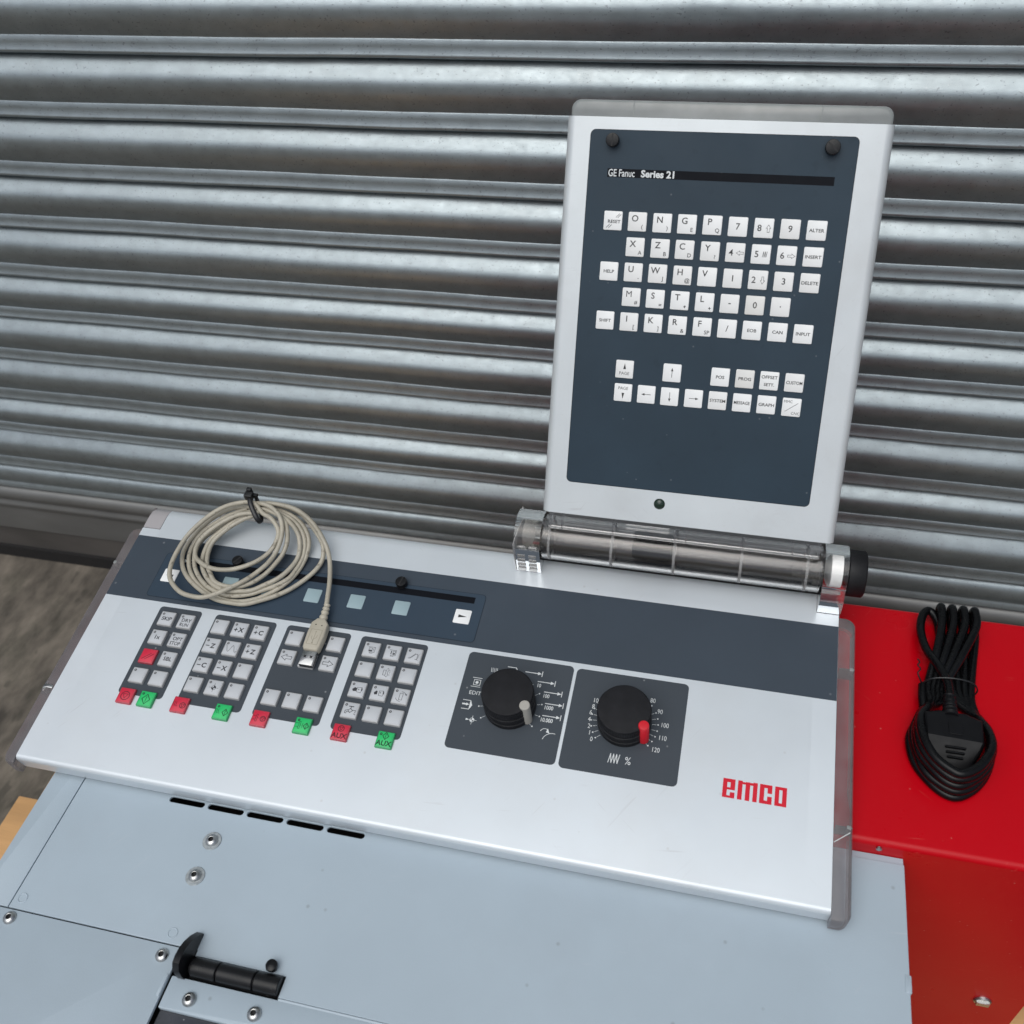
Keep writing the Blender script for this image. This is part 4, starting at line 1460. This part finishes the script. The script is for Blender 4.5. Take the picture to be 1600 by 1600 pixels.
top = [(176.0, -13.0), (183.4, -13.0), (187.4, -18.0), (188.0, -30.0), (187.2, -42.5), (186.0, -44.6), (173.6, -44.6), (172.2, -42.5), (171.4, -30.0), (171.8, -18.0)]
vs, fs = [], []
cxx, cyy = 179.7, -29.0
n = len(top)
for sc, z in ((0.90, 3.2), (0.98, 3.8), (1.0, 5.6), (0.98, 9.4), (0.93, 10.6), (0.86, 11.0)):
    vs += [(cxx + (x - cxx) * sc, cyy + (y - cyy) * (sc + (1 - sc) * .45), z) for x, y in top]
for k in range(5):
    for i in range(n):
        j = (i + 1) % n
        fs.append((k * n + i, (k + 1) * n + i, (k + 1) * n + j, k * n + j))
fs.append(tuple(5 * n + i for i in reversed(range(n))))
fs.append(tuple(range(n)))
b.add(vs, fs)
# recessed panel with the fork emblem
b.line([(174.8, -25.0), (184.8, -25.0), (184.6, -39.6), (174.8, -39.6)], 0.45, 11.03, 1, True)
b.line([(179.7, -38.0), (179.7, -27.4)], 0.5, 11.03, 1)
b.line([(179.7, -34.8), (181.9, -32.6), (181.9, -30.4)], 0.45, 11.03, 1)
b.line([(179.7, -36.2), (177.5, -34.0), (177.5, -31.6)], 0.45, 11.03, 1)
b.disc(179.7, -38.2, 0.9, 11.04, 1)
b.poly([(178.9, -27.6), (180.5, -27.6), (179.7, -26.2)], 11.04, 1)
b.disc(177.0, -20.2, 0.6, 11.03, 2)
b.disc(182.6, -20.6, 0.6, 11.03, 2)
b.build('plug_body', [BEIGEP, mat('beige_relief_shade', (0.30, 0.27, 0.21), 0.5), INTERIOR], usb, off=UO, smooth=40)
b = MB()
b.rr(173.8, 186.2, -58.6, -44.4, 0.5, 4.4, 8.9, 0.4, n=2)
b.box(176.2, 178.2, -51.6, -49.4, 8.8, 8.96, 1)
b.box(181.8, 183.8, -51.6, -49.4, 8.8, 8.96, 1)
b.box(174.4, 185.6, -58.75, -58.5, 4.9, 6.6, 1)
b.build('plug_shell', [CHROME, INTERIOR], usb, off=UO)

# cable tie round the top of the coil
TO = (80, 85, 25)
tie = thing('cable_tie', 'black nylon cable tie pinching the top of the beige cable coil', 'cable tie', deck(*TO), AL)
b = MB()
loop = [(76.5, 90.5, 34.5), (79.5, 84.0, 33.5), (84.0, 77.5, 30.0), (88.5, 72.5, 25.5), (90.5, 72.5, 20.0), (88.0, 79.0, 17.5), (83.0, 88.0, 20.0), (79.0, 95.0, 26.0), (76.5, 95.5, 32.0), (76.5, 90.5, 34.5)]
b.tube(loop, 2.3, 8, 0, 4, flat=0.45)
b.build('strap', TIEM, tie, off=TO, smooth=50)
b = MB()
b.rr(72.2, 80.0, 87.5, 93.8, 0.8, 32.0, 38.0, 0.6, n=2)
b.rr(73.6, 78.0, 93.0, 96.6, 0.5, 33.0, 40.5, 0.4, n=2)
b.box(78.0, 83.8, 91.0, 94.0, 33.0, 35.6)
b.build('locking_head', TIEM, tie, off=TO)

# ------------------------------------------------------------------ black power cord on the red cabinet
CORDP = [(681, 27, -19.5), (680.3, 15.4, -20), (680.5, 4.1, -21.8), (674.8, -9.1, -23.6), (669.9, -23.1, -25.4), (672.5, -41.2, -26.7), (680.7, -55, -26.7), (690.8, -64.5, -26.7), (701, -67, -26.7), (712.3, -59.6, -26.7), (721.7, -47, -26.7), (727.5, -31.9, -26.6), (728.6, -13.1, -26.6), (724.8, -0.7, -26.5), (720.5, 12.4, -26.4), (719, 27, -26.4), (723, 58, -26.4), (728, 90, -26.6), (727.5, 106, -26), (727, 111.5, -22), (727, 112, -17.5), (726.5, 107, -13.5), (725.5, 90, -13.2), (712, 58, -13.5), (697, 27, -19.5), (695.1, 15.1, -19.6), (681.5, 4, -19.9), (675.1, -8.2, -20.1), (671.3, -22.8, -20.4), (674.2, -40.8, -20.6), (679.8, -54.5, -20.6), (691.3, -63.4, -20.6), (700.9, -65.5, -20.6), (711.7, -59.4, -20.6), (720.8, -46.5, -20.6), (726.7, -30.3, -21.6), (727.7, -12.6, -23.1), (725, 0.4, -24.5), (719.6, 11.1, -26), (714.5, 27, -26.4), (716.2, 58, -26.4), (719, 90, -26.6), (718.5, 106, -26), (718, 111.5, -22), (718, 112, -17.5), (717.5, 107, -13.5), (716.5, 90, -13.2), (705.5, 58, -13.5), (693, 27, -19.5), (692.1, 14.4, -19.1), (682.3, 2.9, -17.9), (676.2, -9.4, -16.6), (672.7, -23.2, -15.4), (673.9, -40.3, -14.5), (681.4, -52.4, -14.5), (690.1, -61.7, -14.5), (700.5, -64.5, -14.5), (711.1, -57.7, -14.5), (721.1, -46.7, -14.5), (726, -31.3, -16.6), (727, -13.7, -19.6), (724.4, -0, -22.5), (718.8, 11.7, -25.5), (710, 27, -26.4), (709.5, 58, -26.4), (710, 90, -26.6), (709.5, 106, -26), (709, 111.5, -22), (709, 112, -17.5), (708.5, 107, -13.5), (707.5, 90, -13.2), (699, 58, -13.5), (689, 27, -19.5), (688.2, 12.1, -18.7), (682.3, 1.5, -15.9), (676, -9.3, -13.1), (673, -23.8, -10.3), (674.1, -38.5, -8.4), (681, -51.5, -8.4), (691.6, -61.2, -8.4), (700.5, -62.7, -8.4), (711.3, -56.9, -8.4), (720, -45, -8.4), (725.9, -30.2, -11.6), (725.8, -13.2, -16.1), (722.7, -1.6, -20.6), (719.1, 10.2, -25), (706, 27, -26.4), (703, 58, -26.4), (701, 90, -26.6), (700.5, 106, -26), (700, 111.5, -22), (700, 112, -17.5), (699.5, 107, -13.5), (698.5, 90, -13.2), (692.5, 58, -13.5), (685, 27, -19.5), (685.8, 11.2, -18.2), (682.4, 1.8, -13.9), (676.3, -9.2, -9.6), (673.8, -23.8, -5.3), (675.7, -38.5, -2.3), (682.1, -51.5, -2.3), (691.5, -59.5, -2.3), (699.8, -62.3, -2.3), (711, -55.3, -2.3), (719, -44.5, -2.3), (724.6, -30.2, -6.5), (725, -14, -12.5), (722.3, -1.6, -18.6), (717.5, 9.2, -24.6), (702, 27, -26.4), (699, 55, -26.4), (699, 85, -25), (697, 100, -22), (691, 108, -19.5), (685, 101, -19), (682.5, 84, -19), (685, 62, -16), (692, 42, -11), (697, 28, -10), (698, 20, -9.6), (698, 13, -9.5)]
PO = (700, 20, RZ)
pc = thing('power_cord', 'new black mains cord folded in a hank with its plug, lying on the red cabinet', 'power cord', PO)
b = MB()
b.tube(CORDP, 3.5, 12, 0, 5)
b.build('cord_hank', CORD, pc, off=PO, smooth=60)
b = MB()
b.tube([(698.0, 12, -9.5), (697.6, 4, -9), (697.2, -4, -8), (697.0, -10, -7.5)], 6.0, 20, 0, 6, rfun=lambda t: 0.72 + 0.28 * t + 0.09 * math.sin(t * 34))
b.build('strain_relief', PLUGM, pc, off=PO, smooth=50)
b = MB()
top = [(677.0, -8.5), (688.0, -5.0), (708.0, -5.4), (720.0, -10.0), (719.6, -31.0), (717.5, -36.0), (709.5, -49.0), (705.0, -51.5), (688.0, -50.0), (684.0, -47.0), (677.8, -35.0), (676.6, -30.0)]
vs, fs = [], []
cxx, cyy = 698.0, -28.0
n = len(top)


def tilt(y):
    return 0.0 if y > -30 else (y + 30) * 0.55


for sc, z in ((0.93, -22), (1.0, -19), (1.0, -8.5), (0.965, -5.4), (0.90, -4.2)):
    vs += [(cxx + (x - cxx) * sc, cyy + (y - cyy) * sc, z + (tilt(y) if z > -10 else 0)) for x, y in top]
for k in range(4):
    for i in range(n):
        j = (i + 1) % n
        fs.append((k * n + i, (k + 1) * n + i, (k + 1) * n + j, k * n + j))
o_ = 4 * n
# top face split along the bevel line so that it folds cleanly
fs.append((o_ + 11, o_ + 4, o_ + 3, o_ + 2, o_ + 1, o_ + 0))
fs.append((o_ + 11, o_ + 10, o_ + 9, o_ + 8, o_ + 7, o_ + 6, o_ + 5, o_ + 4))
fs.append(tuple(range(n)))
b.add(vs, fs)
for k, yy in enumerate((-37.0, -40.4, -43.6)):
    hw = 7.4 - k * 0.9
    zz = -4.2 + tilt(yy * 0.93) + 0.35
    b.rr(698.5 - hw, 698.5 + hw, yy - 0.7, yy + 0.7, 0.6, zz - 1.6, zz + 0.35, 0.2, n=2)
b.rr(694.0, 704.5, -27.0, -16.5, 1.5, -5, -3.8, 0.3, n=3)
b.line(arc(697.0, -21.5, 2.6, 60, 300, 7), 0.5, -3.75, 0)
b.build('moulded_plug', PLUGM, pc, off=PO, smooth=14)

WO = (700, 28, RZ)
wt_ = thing('wire_tie', 'thin black wire tie twisted round the middle of the folded power cord', 'wire tie', WO)
b = MB()
b.tube([(680.0, 27.5, -18.0), (685, 27.0, -10.0), (693, 27.0, -6.5), (703, 27.2, -5.6), (713, 27.6, -7.5), (719.5, 27.8, -12.0), (722.4, 28.0, -20.0), (718, 28.0, -27.6), (700, 27.6, -28.9), (684, 27.4, -28.0), (680, 27.5, -18.0), (677.5, 28.5, -13.0), (675.5, 31.0, -9.5), (677.4, 33.6, -7.5), (675.0, 36.0, -6.0), (676.4, 38.6, -5.0), (674.6, 41.0, -4.2)], 0.62, 6, 0, 4)
b.build('twisted_wire', TIEM, wt_, off=WO, smooth=60)
